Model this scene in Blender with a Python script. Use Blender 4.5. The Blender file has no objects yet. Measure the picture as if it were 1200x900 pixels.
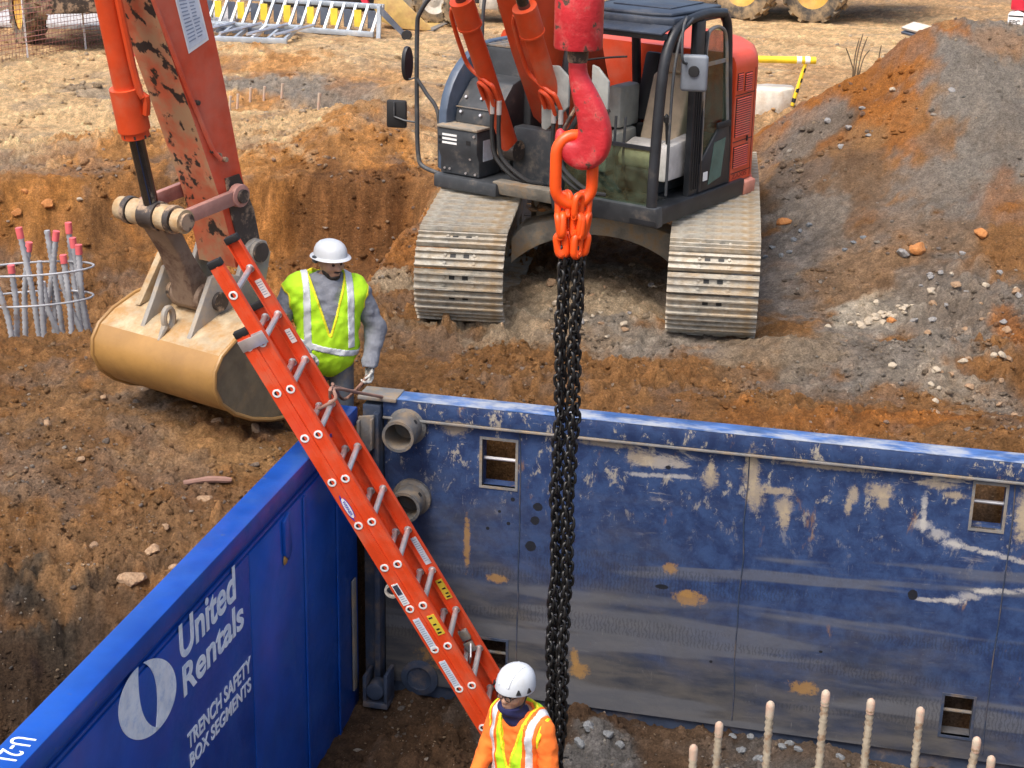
import bpy, bmesh, math, random
import numpy as np
from mathutils import Matrix, Vector

# ------------------------------------------------------------------ camera, sky, sun, exposure
S = bpy.context.scene
COL = S.collection
R = math.radians
random.seed(7)
RNG = np.random.default_rng(11)

FPX, PITCH, ROLL, CAMH = 2000.0, R(19.7), 0.02, 4.75
cam_d = bpy.data.cameras.new('camera')
cam = bpy.data.objects.new('camera', cam_d)
COL.objects.link(cam)
cam_d.sensor_width = 36.0
cam_d.lens = FPX / 1200.0 * 36.0
cam_d.clip_start, cam_d.clip_end = 0.1, 3000.0
cam.matrix_world = (Matrix.Translation((0, 0, CAMH)) @ Matrix.Rotation(R(90) - PITCH, 4, 'X')
                    @ Matrix.Rotation(ROLL, 4, 'Z'))
S.camera = cam

SUN_EL, SUN_AZ = R(60), R(216)          # azimuth clockwise from +Y (behind the camera, a little left)
world = bpy.data.worlds.new('World')
S.world = world
world.use_nodes = True
wn = world.node_tree
sky = wn.nodes.new('ShaderNodeTexSky')
sky.sky_type = 'NISHITA'
sky.sun_disc = False
sky.sun_elevation, sky.sun_rotation = SUN_EL, SUN_AZ
sky.air_density, sky.dust_density, sky.ozone_density = 1.0, 5.0, 1.0
bgn = wn.nodes['Background']
bgn.inputs['Strength'].default_value = 0.15
wn.links.new(sky.outputs[0], bgn.inputs['Color'])
sun_d = bpy.data.lights.new('sun', 'SUN')
sun_d.energy, sun_d.angle, sun_d.color = 1.8, R(26), (1.0, 0.96, 0.90)
sun = bpy.data.objects.new('sun', sun_d)
COL.objects.link(sun)
sdir = Vector((math.sin(SUN_AZ) * math.cos(SUN_EL), math.cos(SUN_AZ) * math.cos(SUN_EL), math.sin(SUN_EL)))
sun.rotation_euler = sdir.to_track_quat('Z', 'Y').to_euler()
sun.location = (0, 0, 60)
S.view_settings.view_transform = 'Standard'
S.view_settings.look = 'None'
S.view_settings.exposure = 0.74
S.view_settings.gamma = 1.0
S.view_settings.use_curve_mapping = False

# ------------------------------------------------------------------ surveying: from a sighting to a place
_fw = np.array([0, math.cos(PITCH), -math.sin(PITCH)])
_rt = np.array([1.0, 0, 0])
_up = np.cross(_rt, _fw)
_C = np.array([0, 0, CAMH])
def ray(u, v):
    X, Y = (u - 600) / FPX, (450 - v) / FPX
    c, s = math.cos(ROLL), math.sin(ROLL)
    return _rt * (X * c - Y * s) + _up * (X * s + Y * c) + _fw
def onz(u, v, z=0.0):
    r = ray(u, v); return _C + r * (z - CAMH) / r[2]
def ony(u, v, y):
    r = ray(u, v); return _C + r * y / r[1]
def atd(u, v, d): return _C + ray(u, v) * d

# ------------------------------------------------------------------ mesh building
class B:
    def __init__(s): s.v, s.f, s.m = [], [], []
    def add(s, vs, fs, m=0):
        o = len(s.v)
        s.v += [tuple(map(float, p)) for p in vs]
        s.f += [tuple(i + o for i in f) for f in fs]
        s.m += [m] * len(fs)
        return s
    def box(s, c, d, rot=None, m=0):
        x, y, z = d[0] / 2, d[1] / 2, d[2] / 2
        vs = [Vector(p) for p in [(-x,-y,-z),(x,-y,-z),(x,y,-z),(-x,y,-z),(-x,-y,z),(x,-y,z),(x,y,z),(-x,y,z)]]
        if rot is not None: vs = [rot @ p for p in vs]
        c = Vector(c)
        return s.add([p + c for p in vs], [(0,3,2,1),(4,5,6,7),(0,1,5,4),(1,2,6,5),(2,3,7,6),(3,0,4,7)], m)
    def span(s, a, b, m=0):
        return s.box([(a[i] + b[i]) / 2 for i in range(3)], [abs(b[i] - a[i]) for i in range(3)], None, m)
    def prism(s, poly, ax, a, b, m=0):
        def P(p, t):
            return {'x': (t, p[0], p[1]), 'y': (p[0], t, p[1]), 'z': (p[0], p[1], t)}[ax]
        n = len(poly)
        vs = [P(p, a) for p in poly] + [P(p, b) for p in poly]
        fs = [tuple(range(n))[::-1], tuple(range(n, 2 * n))] + [(i, (i + 1) % n, (i + 1) % n + n, i + n) for i in range(n)]
        return s.add(vs, fs, m)
    def tube(s, path, r, n=8, closed=False, m=0):
        P = [Vector(p) for p in path]
        k = len(P)
        rr = r if hasattr(r, '__len__') else [r] * k
        vs, nrm = [], None
        for i in range(k):
            if closed: t = P[(i + 1) % k] - P[i - 1]
            else: t = P[min(i + 1, k - 1)] - P[max(i - 1, 0)]
            t.normalize()
            if nrm is None:
                nrm = t.cross(Vector((0, 0, 1)) if abs(t.z) < 0.9 else Vector((1, 0, 0)))
            nrm = (nrm - t * nrm.dot(t)).normalized()
            bn = t.cross(nrm)
            for j in range(n):
                a = 2 * math.pi * j / n
                vs.append(P[i] + (nrm * math.cos(a) + bn * math.sin(a)) * rr[i])
        fs = []
        for i in range(k if closed else k - 1):
            i2 = (i + 1) % k
            for j in range(n):
                fs.append((i * n + j, i * n + (j + 1) % n, i2 * n + (j + 1) % n, i2 * n + j))
        if not closed:
            fs += [tuple(range(n))[::-1], tuple(range((k - 1) * n, k * n))]
        return s.add(vs, fs, m)
    def cyl(s, a, b, r, n=16, r1=None, m=0):
        return s.tube([a, b], [r, r if r1 is None else r1], n, False, m)
    def lathe(s, prof, n=24, mat=None, m=0, cap=True):
        vs, k = [], len(prof)
        for r, z in prof:
            for j in range(n):
                a = 2 * math.pi * j / n
                p = Vector((r * math.cos(a), r * math.sin(a), z))
                vs.append(mat @ p if mat is not None else p)
        fs = [(i*n+j, i*n+(j+1)%n, (i+1)*n+(j+1)%n, (i+1)*n+j) for i in range(k-1) for j in range(n)]
        if cap: fs += [tuple(range(n))[::-1], tuple(range((k-1)*n, k*n))]
        return s.add(vs, fs, m)
    def obj(s, name, mats, parent=None, bevel=0, smooth=35, mesh_only=False, segs=2, weld=False):
        me = bpy.data.meshes.new(name)
        me.from_pydata(s.v, [], s.f)
        if not isinstance(mats, (list, tuple)): mats = [mats]
        for k in mats: me.materials.append(k)
        if len(mats) > 1: me.polygons.foreach_set('material_index', s.m)
        bm = bmesh.new(); bm.from_mesh(me)
        if weld: bmesh.ops.remove_doubles(bm, verts=bm.verts, dist=1e-4)
        bmesh.ops.recalc_face_normals(bm, faces=bm.faces)
        if bevel:
            bmesh.ops.bevel(bm, geom=[e for e in bm.edges if e.calc_face_angle(0) > 0.5], offset=bevel, segments=segs,
                            affect='EDGES', profile=0.5, clamp_overlap=True)
        bm.to_mesh(me); bm.free()
        if smooth:
            me.polygons.foreach_set('use_smooth', [True] * len(me.polygons))
            me.set_sharp_from_angle(angle=R(smooth))
        if mesh_only: return me
        return link(name, me, parent)

def link(name, data, parent=None):
    o = bpy.data.objects.new(name, data)
    COL.objects.link(o)
    if parent is not None: o.parent = parent
    return o
def thing(name, label, cat, loc=(0, 0, 0), rz=0.0, group=None):
    o = link(name, None)
    o.empty_display_size = 0.2
    o.location = [float(c) for c in loc]
    o.rotation_euler = (0, 0, rz)
    return tag(o, label, cat, group)
def tag(o, label, cat, group=None):
    o['label'], o['category'] = label, cat
    if group: o['group'] = group
    return o
def copy_tree(o, parent=None):
    c = o.copy(); COL.objects.link(c); c.parent = parent
    for ch in list(o.children): copy_tree(ch, c)
    return c
def arc(cx, cy, r, a0, a1, n):
    return [(cx + r * math.cos(R(a0 + (a1 - a0) * i / n)), cy + r * math.sin(R(a0 + (a1 - a0) * i / n))) for i in range(n + 1)]
def bez(pts, n=6):
    """smooth curve through points (Catmull-Rom)"""
    P = [Vector(p) for p in pts]; P = [2 * P[0] - P[1]] + P + [2 * P[-1] - P[-2]]
    out = []
    for i in range(1, len(P) - 2):
        for k in range(n):
            t = k / n
            out.append(0.5 * ((2 * P[i]) + (P[i+1] - P[i-1]) * t + (2*P[i-1] - 5*P[i] + 4*P[i+1] - P[i+2]) * t*t
                              + (-P[i-1] + 3*P[i] - 3*P[i+1] + P[i+2]) * t**3))
    return out + [P[-2]]
def frame(o, z, x=None):
    """matrix with origin o, local z along z"""
    z = Vector(z).normalized()
    x = Vector(x) if x is not None else (Vector((1, 0, 0)) if abs(z.x) < 0.9 else Vector((0, 1, 0)))
    x = (x - z * x.dot(z)).normalized(); y = z.cross(x)
    M = Matrix((x, y, z)).transposed().to_4x4(); M.translation = Vector(o); return M

# implicit bodies -> one continuous surface
def surf(fn, lo, hi, h):
    lo, hi = np.array(lo, float), np.array(hi, float)
    n = np.ceil((hi - lo) / h).astype(int) + 1
    ax = [lo[i] + h * np.arange(n[i]) for i in range(3)]
    X, Y, Z = np.meshgrid(*ax, indexing='ij')
    D = fn(np.stack([X, Y, Z], -1))
    D[[0, -1]] = np.maximum(D[[0, -1]], h * .1); D[:, [0, -1]] = np.maximum(D[:, [0, -1]], h * .1); D[:, :, [0, -1]] = np.maximum(D[:, :, [0, -1]], h * .1)
    ins = D < 0
    c = n - 1
    acc = np.zeros(tuple(c) + (3,)); cnt = np.zeros(tuple(c))
    corner = [(i, j, k) for i in (0, 1) for j in (0, 1) for k in (0, 1)]
    def sub(A, o): return A[o[0]:o[0] + c[0], o[1]:o[1] + c[1], o[2]:o[2] + c[2]]
    for a in corner:
        for k in range(3):
            if a[k]: continue
            b = tuple(1 if q == k else a[q] for q in range(3))
            A, Bv = sub(D, a), sub(D, b)
            x = (A < 0) != (Bv < 0)
            t = np.where(x, A / np.where(x, A - Bv, 1), 0)
            for q in range(3):
                acc[..., q] += np.where(x, a[q] + (t if q == k else 0), 0)
            cnt += x
    act = cnt > 0
    idx = -np.ones(tuple(c), int)
    w = np.argwhere(act)
    idx[act] = np.arange(len(w))
    V = lo + h * (w + acc[act] / cnt[act][:, None])
    F = []
    for k in range(3):
        sl0 = [slice(None)] * 3; sl1 = [slice(None)] * 3
        sl0[k] = slice(0, -1); sl1[k] = slice(1, None)
        cr = ins[tuple(sl0)] != ins[tuple(sl1)]
        e = np.argwhere(cr)
        u, v = [(1, 2), (2, 0), (0, 1)][k]
        ok = (e[:, u] > 0) & (e[:, v] > 0) & (e[:, u] < c[u]) & (e[:, v] < c[v])
        e = e[ok]
        def at(du, dv):
            g = e.copy(); g[:, u] += du; g[:, v] += dv
            return idx[g[:, 0], g[:, 1], g[:, 2]]
        q = np.stack([at(-1, -1), at(0, -1), at(0, 0), at(-1, 0)], 1)
        flip = ~ins[tuple(sl0)][e[:, 0], e[:, 1], e[:, 2]]
        q[flip] = q[flip][:, ::-1]
        F.append(q[(q >= 0).all(1)])
    return V, np.concatenate(F)
def np_mesh(name, V, F, mats, smooth=True):
    me = bpy.data.meshes.new(name)
    V = np.asarray(V, np.float32); F = np.asarray(F, np.int32); k = F.shape[1]
    me.vertices.add(len(V)); me.vertices.foreach_set('co', V.ravel())
    me.loops.add(F.size); me.loops.foreach_set('vertex_index', F.ravel())
    me.polygons.add(len(F))
    me.polygons.foreach_set('loop_start', np.arange(0, F.size, k, dtype=np.int32))
    me.update(calc_edges=True)
    if smooth: me.polygons.foreach_set('use_smooth', np.ones(len(F), bool))
    for m in (mats if isinstance(mats, (list, tuple)) else [mats]): me.materials.append(m)
    me.validate()
    return me
def sdf_obj(name, fn, lo, hi, h, mat, parent=None):
    V, F = surf(fn, lo, hi, h)
    return link(name, np_mesh(name, V, F, mat), parent)
def cone(p, a, b, ra, rb):
    a, b = np.array(a, float), np.array(b, float); d = b - a
    t = np.clip(((p - a) @ d) / (d @ d), 0, 1)
    return np.linalg.norm(p - a - t[..., None] * d, axis=-1) - (ra + (rb - ra) * t)
def ell(p, c, r, rot=None):
    q = p - np.array(c, float)
    if rot is not None: q = q @ np.array(rot)
    q = q / np.array(r, float); k = np.linalg.norm(q, axis=-1)
    return (k - 1) * min(r)
def smin(ds, k=0.03):
    d = ds[0]
    for e in ds[1:]:
        h = np.clip(0.5 + 0.5 * (e - d) / k, 0, 1)
        d = e + (d - e) * h - k * h * (1 - h)
    return d
def chain_sdf(p, pts, rs, k=0.02):
    return smin([cone(p, pts[i], pts[i+1], rs[i], rs[i+1]) for i in range(len(pts) - 1)], k)

# ------------------------------------------------------------------ noise
_T = RNG.random((256, 256)).astype(np.float64)
def vn(x, y):
    xi, yi = np.floor(x).astype(int), np.floor(y).astype(int)
    fx, fy = x - xi, y - yi
    fx = fx*fx*fx*(fx*(fx*6-15)+10); fy = fy*fy*fy*(fy*(fy*6-15)+10)
    g = lambda i, j: _T[(xi + i) & 255, (yi + j) & 255]
    return ((g(0,0)*(1-fx)+g(1,0)*fx)*(1-fy) + (g(0,1)*(1-fx)+g(1,1)*fx)*fy) * 2 - 1
def fbm(x, y, f0, octs, gain=0.5, seed=0):
    s, a = 0, 1.0
    for i in range(octs):
        c, n = math.cos(1.1*i+.3), math.sin(1.1*i+.3)
        s = s + a * vn((x*c - y*n)*f0 + 17.3*i + seed*7.1, (x*n + y*c)*f0 + 5.7*i + seed*3.3)
        a *= gain; f0 *= 2.03
    return s
_H = RNG.random((256, 256, 3))
def worley(x, y, f, seed=0):
    X, Y = x * f + seed * 13.7, y * f + seed * 5.1
    xi, yi = np.floor(X).astype(int), np.floor(Y).astype(int)
    best = np.full(np.shape(X), 9.0); rid = np.zeros(np.shape(X))
    for i in (-1, 0, 1):
        for j in (-1, 0, 1):
            h = _H[(xi + i) & 255, (yi + j) & 255]
            d = np.hypot(X - (xi + i + h[..., 0]), Y - (yi + j + h[..., 1]))
            k = d < best; best = np.where(k, d, best); rid = np.where(k, h[..., 2], rid)
    return best, rid
def ss(a, b, v):
    t = np.clip((v - a) / (b - a), 0, 1); return t*t*(3-2*t)

# ------------------------------------------------------------------ materials
MATS = {}
def mat(name, base, rough=0.55, metal=0.0, var=0.18, vs=5.0, dirt=None, da=0.35, ds=3.0, dw=0.12, bump=0.15, bs=40.0,
        spots=None, sp=0.62, sps=4.0, spec=0.5, stretch=(1, 1, 1)):
    m = bpy.data.materials.new(name); m.use_nodes = True
    nt = m.node_tree; N, Lk = nt.nodes, nt.links
    bs_ = N['Principled BSDF']
    bs_.inputs['Roughness'].default_value = rough
    bs_.inputs['Metallic'].default_value = metal
    bs_.inputs['Specular IOR Level'].default_value = spec
    tc = N.new('ShaderNodeTexCoord')
    mp = N.new('ShaderNodeMapping'); mp.inputs['Scale'].default_value = stretch
    Lk.new(tc.outputs['Object'], mp.inputs[0])
    def noise(sc, det=5, ro=0.6):
        n = N.new('ShaderNodeTexNoise'); n.inputs['Scale'].default_value = sc
        n.inputs['Detail'].default_value = det; n.inputs['Roughness'].default_value = ro
        Lk.new(mp.outputs[0], n.inputs['Vector']); return n.outputs[0]
    def mix(fac, a, b, blend='MIX'):
        n = N.new('ShaderNodeMix'); n.data_type = 'RGBA'; n.blend_type = blend
        for sock, val in ((n.inputs[0], fac), (n.inputs[6], a), (n.inputs[7], b)):
            if hasattr(val, 'default_value'): Lk.new(val, sock)
            elif isinstance(val, (int, float)): sock.default_value = val
            else: sock.default_value = (*val, 1)
        return n.outputs[2]
    def ramp(src, lo, hi):
        n = N.new('ShaderNodeMapRange'); n.inputs[1].default_value = lo; n.inputs[2].default_value = hi
        n.interpolation_type = 'SMOOTHSTEP'; Lk.new(src, n.inputs[0]); return n.outputs[0]
    lo = tuple(c * (1 - var) for c in base); hi = tuple(min(1, c * (1 + var)) for c in base)
    col = mix(ramp(noise(vs), 0.3, 0.7), lo, hi)
    if dirt is not None:
        f = ramp(noise(ds, 8, 0.68), 1 - da - dw, 1 - da + dw)
        col = mix(f, col, dirt)
        rn = N.new('ShaderNodeMapRange'); rn.inputs[3].default_value = rough; rn.inputs[4].default_value = 0.9
        Lk.new(f, rn.inputs[0]); Lk.new(rn.outputs[0], bs_.inputs['Roughness'])
    if spots is not None:
        col = mix(ramp(noise(sps, 4, 0.55), sp, sp + 0.06), col, spots)
    Lk.new(col, bs_.inputs['Base Color'])
    if bump:
        b = N.new('ShaderNodeBump'); b.inputs['Strength'].default_value = bump; b.inputs['Distance'].default_value = 0.02
        Lk.new(noise(bs, 4), b.inputs['Height']); Lk.new(b.outputs[0], bs_.inputs['Normal'])
    MATS[name] = m
    return m
MUD = (0.30, 0.19, 0.10)
m_orange = mat('excavator_orange', (0.60, 0.062, 0.014), 0.42, var=.1, dirt=(.42, .17, .09), da=.34, dw=.2, ds=2.0, bump=.04)
m_arm = mat('arm_orange', (0.60, 0.062, 0.022), 0.42, var=.12, dirt=(.58, .19, .12), da=.42, dw=.25, ds=1.5, bump=.05)
m_armspot = mat('arm_stained', (0.58, 0.13, 0.06), 0.55, var=.15, dirt=(.46, .28, .15), da=.5, dw=.14, ds=3.0, bump=.1, spots=(.035, .025, .02), sp=.55, sps=8)
m_redbody = mat('engine_cover_red', (0.62, 0.066, 0.02), 0.40, var=.08, dirt=(.50, .2, .13), da=.33, dw=.2, ds=1.6, bump=.02)
m_pinkred = mat('scuffed_counterweight', (0.62, 0.25, 0.17), 0.5, dirt=(.5, .12, .06), da=.4, dw=.1)
m_black = mat('black_paint', (0.018, 0.020, 0.024), 0.42, var=.3, dirt=(.13, .11, .09), da=.3, dw=.14, ds=4, bump=.05)
m_navy = mat('roof_navy', (0.035, 0.045, 0.065), 0.4, var=.2, dirt=(.12, .12, .12), da=.3, dw=.2, ds=3)
m_dkgrey = mat('dark_grey_steel', (0.045, 0.05, 0.056), 0.5, var=.2, dirt=(.22, .18, .14), da=.34, dw=.14, ds=5, bump=.06)
m_fender = mat('slate_fender', (0.07, 0.10, 0.15), 0.42, var=.15, dirt=(.22, .2, .18), da=.3, dw=.15)
m_grey = mat('pale_grey_plate', (0.30, 0.31, 0.29), 0.55, dirt=(.4, .34, .26), da=.35, dw=.2)
m_mirror = mat('mirror_grey', (0.17, 0.19, 0.22), 0.45, bump=.02)
m_shoe = mat('track_steel', (0.37, 0.345, 0.29), 0.52, 0.15, var=.3, vs=12, dirt=(.38, .27, .15), da=.42, dw=.2, ds=5, bump=.35)
m_frame = mat('undercarriage_mud', (0.27, 0.245, 0.20), 0.75, var=.3, dirt=(.36, .24, .13), da=.45, dw=.1, ds=5, bump=.4)
m_rubber = mat('hose_rubber', (0.02, 0.02, 0.02), 0.6, dirt=(.15, .13, .1), da=.3)
m_chrome = mat('chrome_rod', (0.10, 0.11, 0.12), 0.12, 0.9, bump=0)
m_pin = mat('greasy_pin', (0.06, 0.05, 0.045), 0.45, 0.3, dirt=(.42, .3, .2), da=.45, dw=.06, ds=6)
m_link = mat('muddy_link', (0.22, 0.15, 0.10), 0.6, dirt=(.10, .055, .035), da=.45, dw=.1, ds=5, bump=.3)
m_sidelink = mat('scuffed_pink_link', (0.42, 0.21, 0.17), 0.5, dirt=(.3, .12, .08), da=.4)
m_bucket = mat('bucket_ochre', (0.34, 0.185, 0.055), 0.42, var=.14, vs=2.5, dirt=(.24, .13, .05), da=.4, dw=.2, ds=2, bump=.08)
m_bucketpale = mat('bucket_dry_mud', (0.42, 0.33, 0.21), 0.75, var=.22, vs=7, dirt=(.36, .20, .07), da=.47, dw=.14, ds=4, bump=.6, bs=14)
m_bucketdark = mat('bucket_side_shaded', (0.17, 0.135, 0.075), 0.5, var=.25, dirt=(.28, .2, .1), da=.4, ds=3)  # darker ochre: shade painted into the bucket's sides and inside
m_plate = mat('ear_plate_grey', (0.27, 0.25, 0.22), 0.6, dirt=(.42, .32, .2), da=.45, ds=4, dw=.12)
m_seat = mat('beige_seat', (0.58, 0.46, 0.32), 0.85, bump=.1)
m_pale = mat('dusty_white', (0.55, 0.53, 0.5), 0.7, bump=.1)
m_white = mat('white_print', (0.80, 0.80, 0.78), 0.5, var=.04, bump=0)
m_text = mat('stencil_white', (0.84, 0.88, 0.92), 0.5, var=.08, vs=8, dirt=(.42, .54, .74), da=.38, dw=.2, ds=13, bump=0)
m_sticker = mat('sticker_print', (0.62, 0.68, 0.76), 0.5, var=.08, vs=20, bump=0)
m_print = mat('grey_print', (0.26, 0.32, 0.42), 0.6, bump=0)
m_railworn = mat('worn_rail', (.05, .12, .31), .5, var=.35, vs=9, dirt=(.30, .33, .38), da=.46, dw=.10, ds=6, bump=.2, stretch=(.45, 1, 2.5), spots=(.42, .34, .24), sp=.66, sps=7)
m_yellow = mat('yellow_print', (0.72, 0.54, 0.05), 0.5, var=.12, bump=0)
m_blk = mat('flat_black', (0.012, 0.012, 0.013), 0.6, bump=0)
m_blue = mat('blue_new_paint', (0.004, 0.062, 0.34), 0.30, var=.15, vs=3, dirt=(.014, .080, .30), da=.35, dw=.25, ds=2.2, bump=.05, bs=9, spots=(.06, .10, .24), sp=.685, sps=9)
m_steel = mat('weathered_steel', (0.20, 0.20, 0.20), 0.6, 0.2, dirt=(.3, .22, .14), da=.45, dw=.15, ds=7, bump=.3)
m_post = mat('dark_blue_steel', (0.03, 0.045, 0.08), 0.55, dirt=(.16, .12, .09), da=.4, dw=.15, ds=4, bump=.2)
m_ladder = mat('ladder_orange', (0.74, 0.066, 0.013), 0.45, var=.08, dirt=(.60, .13, .06), da=.38, dw=.18, ds=5, bump=.03, spots=(.42, .10, .05), sp=.70, sps=18)
m_alu = mat('aluminium', (0.62, 0.60, 0.60), 0.35, 0.7, bump=.05)
m_chain = mat('black_chain', (0.016, 0.015, 0.014), 0.42, 0.3, var=.3, bump=0, spec=.7)
m_sling = mat('sling_orange', (0.85, 0.085, 0.008), 0.4, var=.08, dirt=(.6, .1, .03), da=.3, ds=9, bump=.03)
m_hook = mat('hook_red', (0.50, 0.022, 0.03), 0.45, var=.15, dirt=(.60, .12, .10), da=.38, dw=.12, ds=7, bump=.25, bs=25, spots=(.09, .05, .035), sp=.615, sps=14)
m_lime = mat('lime_vest', (0.46, 0.80, 0.015), 0.8, var=.07, vs=9, bump=.25, bs=14)
m_lime2 = mat('yellow_vest_edge', (0.80, 0.72, 0.02), 0.8, var=.05)
m_vesto = mat('orange_trim', (0.85, 0.16, 0.015), 0.8, var=.05)
m_silver = mat('reflective_tape', (0.58, 0.60, 0.62), 0.4, var=.06)
m_shirt = mat('grey_shirt', (0.19, 0.20, 0.23), 0.9, var=.2, vs=7, bump=.6, bs=22)
m_oshirt = mat('orange_shirt', (0.85, 0.17, 0.02), 0.9, var=.08, bump=.3, bs=16)
m_jean = mat('dusty_jeans', (0.10, 0.12, 0.15), 0.9, dirt=(.25, .19, .13), da=.4)
m_skin = mat('skin', (0.44, 0.25, 0.165), 0.55, var=.08, bump=.05)
m_hair = mat('dark_hair', (0.02, 0.015, 0.012), 0.7)
m_navyc = mat('navy_gaiter', (0.012, 0.014, 0.07), 0.85, bump=.3, bs=18)
m_helmet = mat('helmet_white', (0.55, 0.58, 0.61), 0.35, var=.05, dirt=(.48, .47, .44), da=.32, dw=.2, ds=8, bump=0)
m_glove = mat('work_glove', (0.50, 0.49, 0.46), 0.8, dirt=(.05, .05, .05), da=.45, dw=.06, ds=14)
m_boot = mat('boot', (0.07, 0.05, 0.035), 0.7)
m_rope = mat('dirty_rope', (0.30, 0.17, 0.13), 0.9, bump=.5, bs=90)
m_rebar = mat('rebar_grey', (0.40, 0.41, 0.43), 0.6, 0.2, var=.25, dirt=(.30, .19, .12), da=.35, ds=9)
m_rebarpale = mat('rebar_pale', (0.40, 0.34, 0.25), 0.75, var=.25, dirt=(.26, .15, .08), da=.42, ds=12, bump=.4)
m_pinkcap = mat('pink_paint', (0.72, 0.13, 0.14), 0.6, dirt=(.5, .3, .2), da=.3, ds=14)
m_palecap = mat('faded_pink_paint', (0.52, 0.33, 0.24), 0.7, dirt=(.45, .38, .29), da=.5, ds=16)
m_conc = mat('pale_concrete', (0.60, 0.55, 0.47), 0.85, dirt=(.45, .33, .2), da=.4, bump=.4)
m_mudpatch = mat('dried_mud', (0.50, 0.38, 0.22), 0.9, var=.12, bump=.4)
m_ochre = mat('ochre_scrape', (0.45, 0.24, 0.06), 0.85, var=.25, vs=14, bump=.5)
m_sock = mat('socket_steel', (0.12, 0.12, 0.12), 0.6, 0.2, dirt=(.24, .18, .12), da=.45, dw=.15, ds=7, bump=.3)
m_tyre = mat('tyre', (0.055, 0.05, 0.045), 0.85, dirt=(.32, .23, .13), da=.5, dw=.12, ds=3, bump=.2)
m_rim = mat('yellow_rim', (0.55, 0.30, 0.05), 0.6, dirt=(.4, .28, .16), da=.4)
m_vyel = mat('machine_yellow', (0.52, 0.36, 0.12), 0.55, dirt=(.42, .24, .1), da=.45, ds=2)
m_vred = mat('vehicle_red', (0.62, 0.03, 0.06), 0.35, dirt=(.45, .15, .12), da=.3)
m_galv = mat('galvanised', (0.42, 0.47, 0.52), 0.45, 0.4, dirt=(.5, .48, .44), da=.35, ds=5)
m_galvd = mat('dark_galvanised', (0.10, 0.12, 0.16), 0.5, 0.2, dirt=(.3, .28, .25), da=.35, ds=5)
m_ypaint = mat('barrier_yellow', (0.80, 0.55, 0.02), 0.5, dirt=(.6, .42, .12), da=.3)
m_net = mat('safety_net', (0.36, 0.15, 0.12), 0.8, var=.2)
m_twig = mat('twig', (0.13, 0.09, 0.05), 0.9)
m_wood = mat('pinkish_wood', (0.26, 0.145, 0.11), 0.85)
def m_glass_():
    m = bpy.data.materials.new('cab_glass'); m.use_nodes = True
    nt = m.node_tree; N = nt.nodes
    N.remove(N['Principled BSDF'])
    t = N.new('ShaderNodeBsdfTransparent'); t.inputs[0].default_value = (.62, .74, .66, 1)
    g = N.new('ShaderNodeBsdfGlossy'); g.inputs[1].default_value = 0.12; g.inputs[0].default_value = (.6, .68, .64, 1)
    d = N.new('ShaderNodeBsdfDiffuse'); d.inputs[0].default_value = (.16, .20, .14, 1)
    x = N.new('ShaderNodeMixShader'); x.inputs[0].default_value = .14
    y = N.new('ShaderNodeMixShader')
    nz = N.new('ShaderNodeTexNoise'); nz.inputs['Scale'].default_value = 9; nz.inputs['Detail'].default_value = 8
    mr = N.new('ShaderNodeMapRange'); mr.inputs[1].default_value = .38; mr.inputs[2].default_value = .75; mr.inputs[4].default_value = .24
    tc = N.new('ShaderNodeTexCoord'); L = nt.links
    L.new(tc.outputs['Object'], nz.inputs['Vector']); L.new(nz.outputs[0], mr.inputs[0]); L.new(mr.outputs[0], y.inputs[0])
    L.new(t.outputs[0], x.inputs[1]); L.new(g.outputs[0], x.inputs[2]); L.new(x.outputs[0], y.inputs[1]); L.new(d.outputs[0], y.inputs[2])
    L.new(y.outputs[0], N['Material Output'].inputs[0])
    return m
m_glass = m_glass_()
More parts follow.
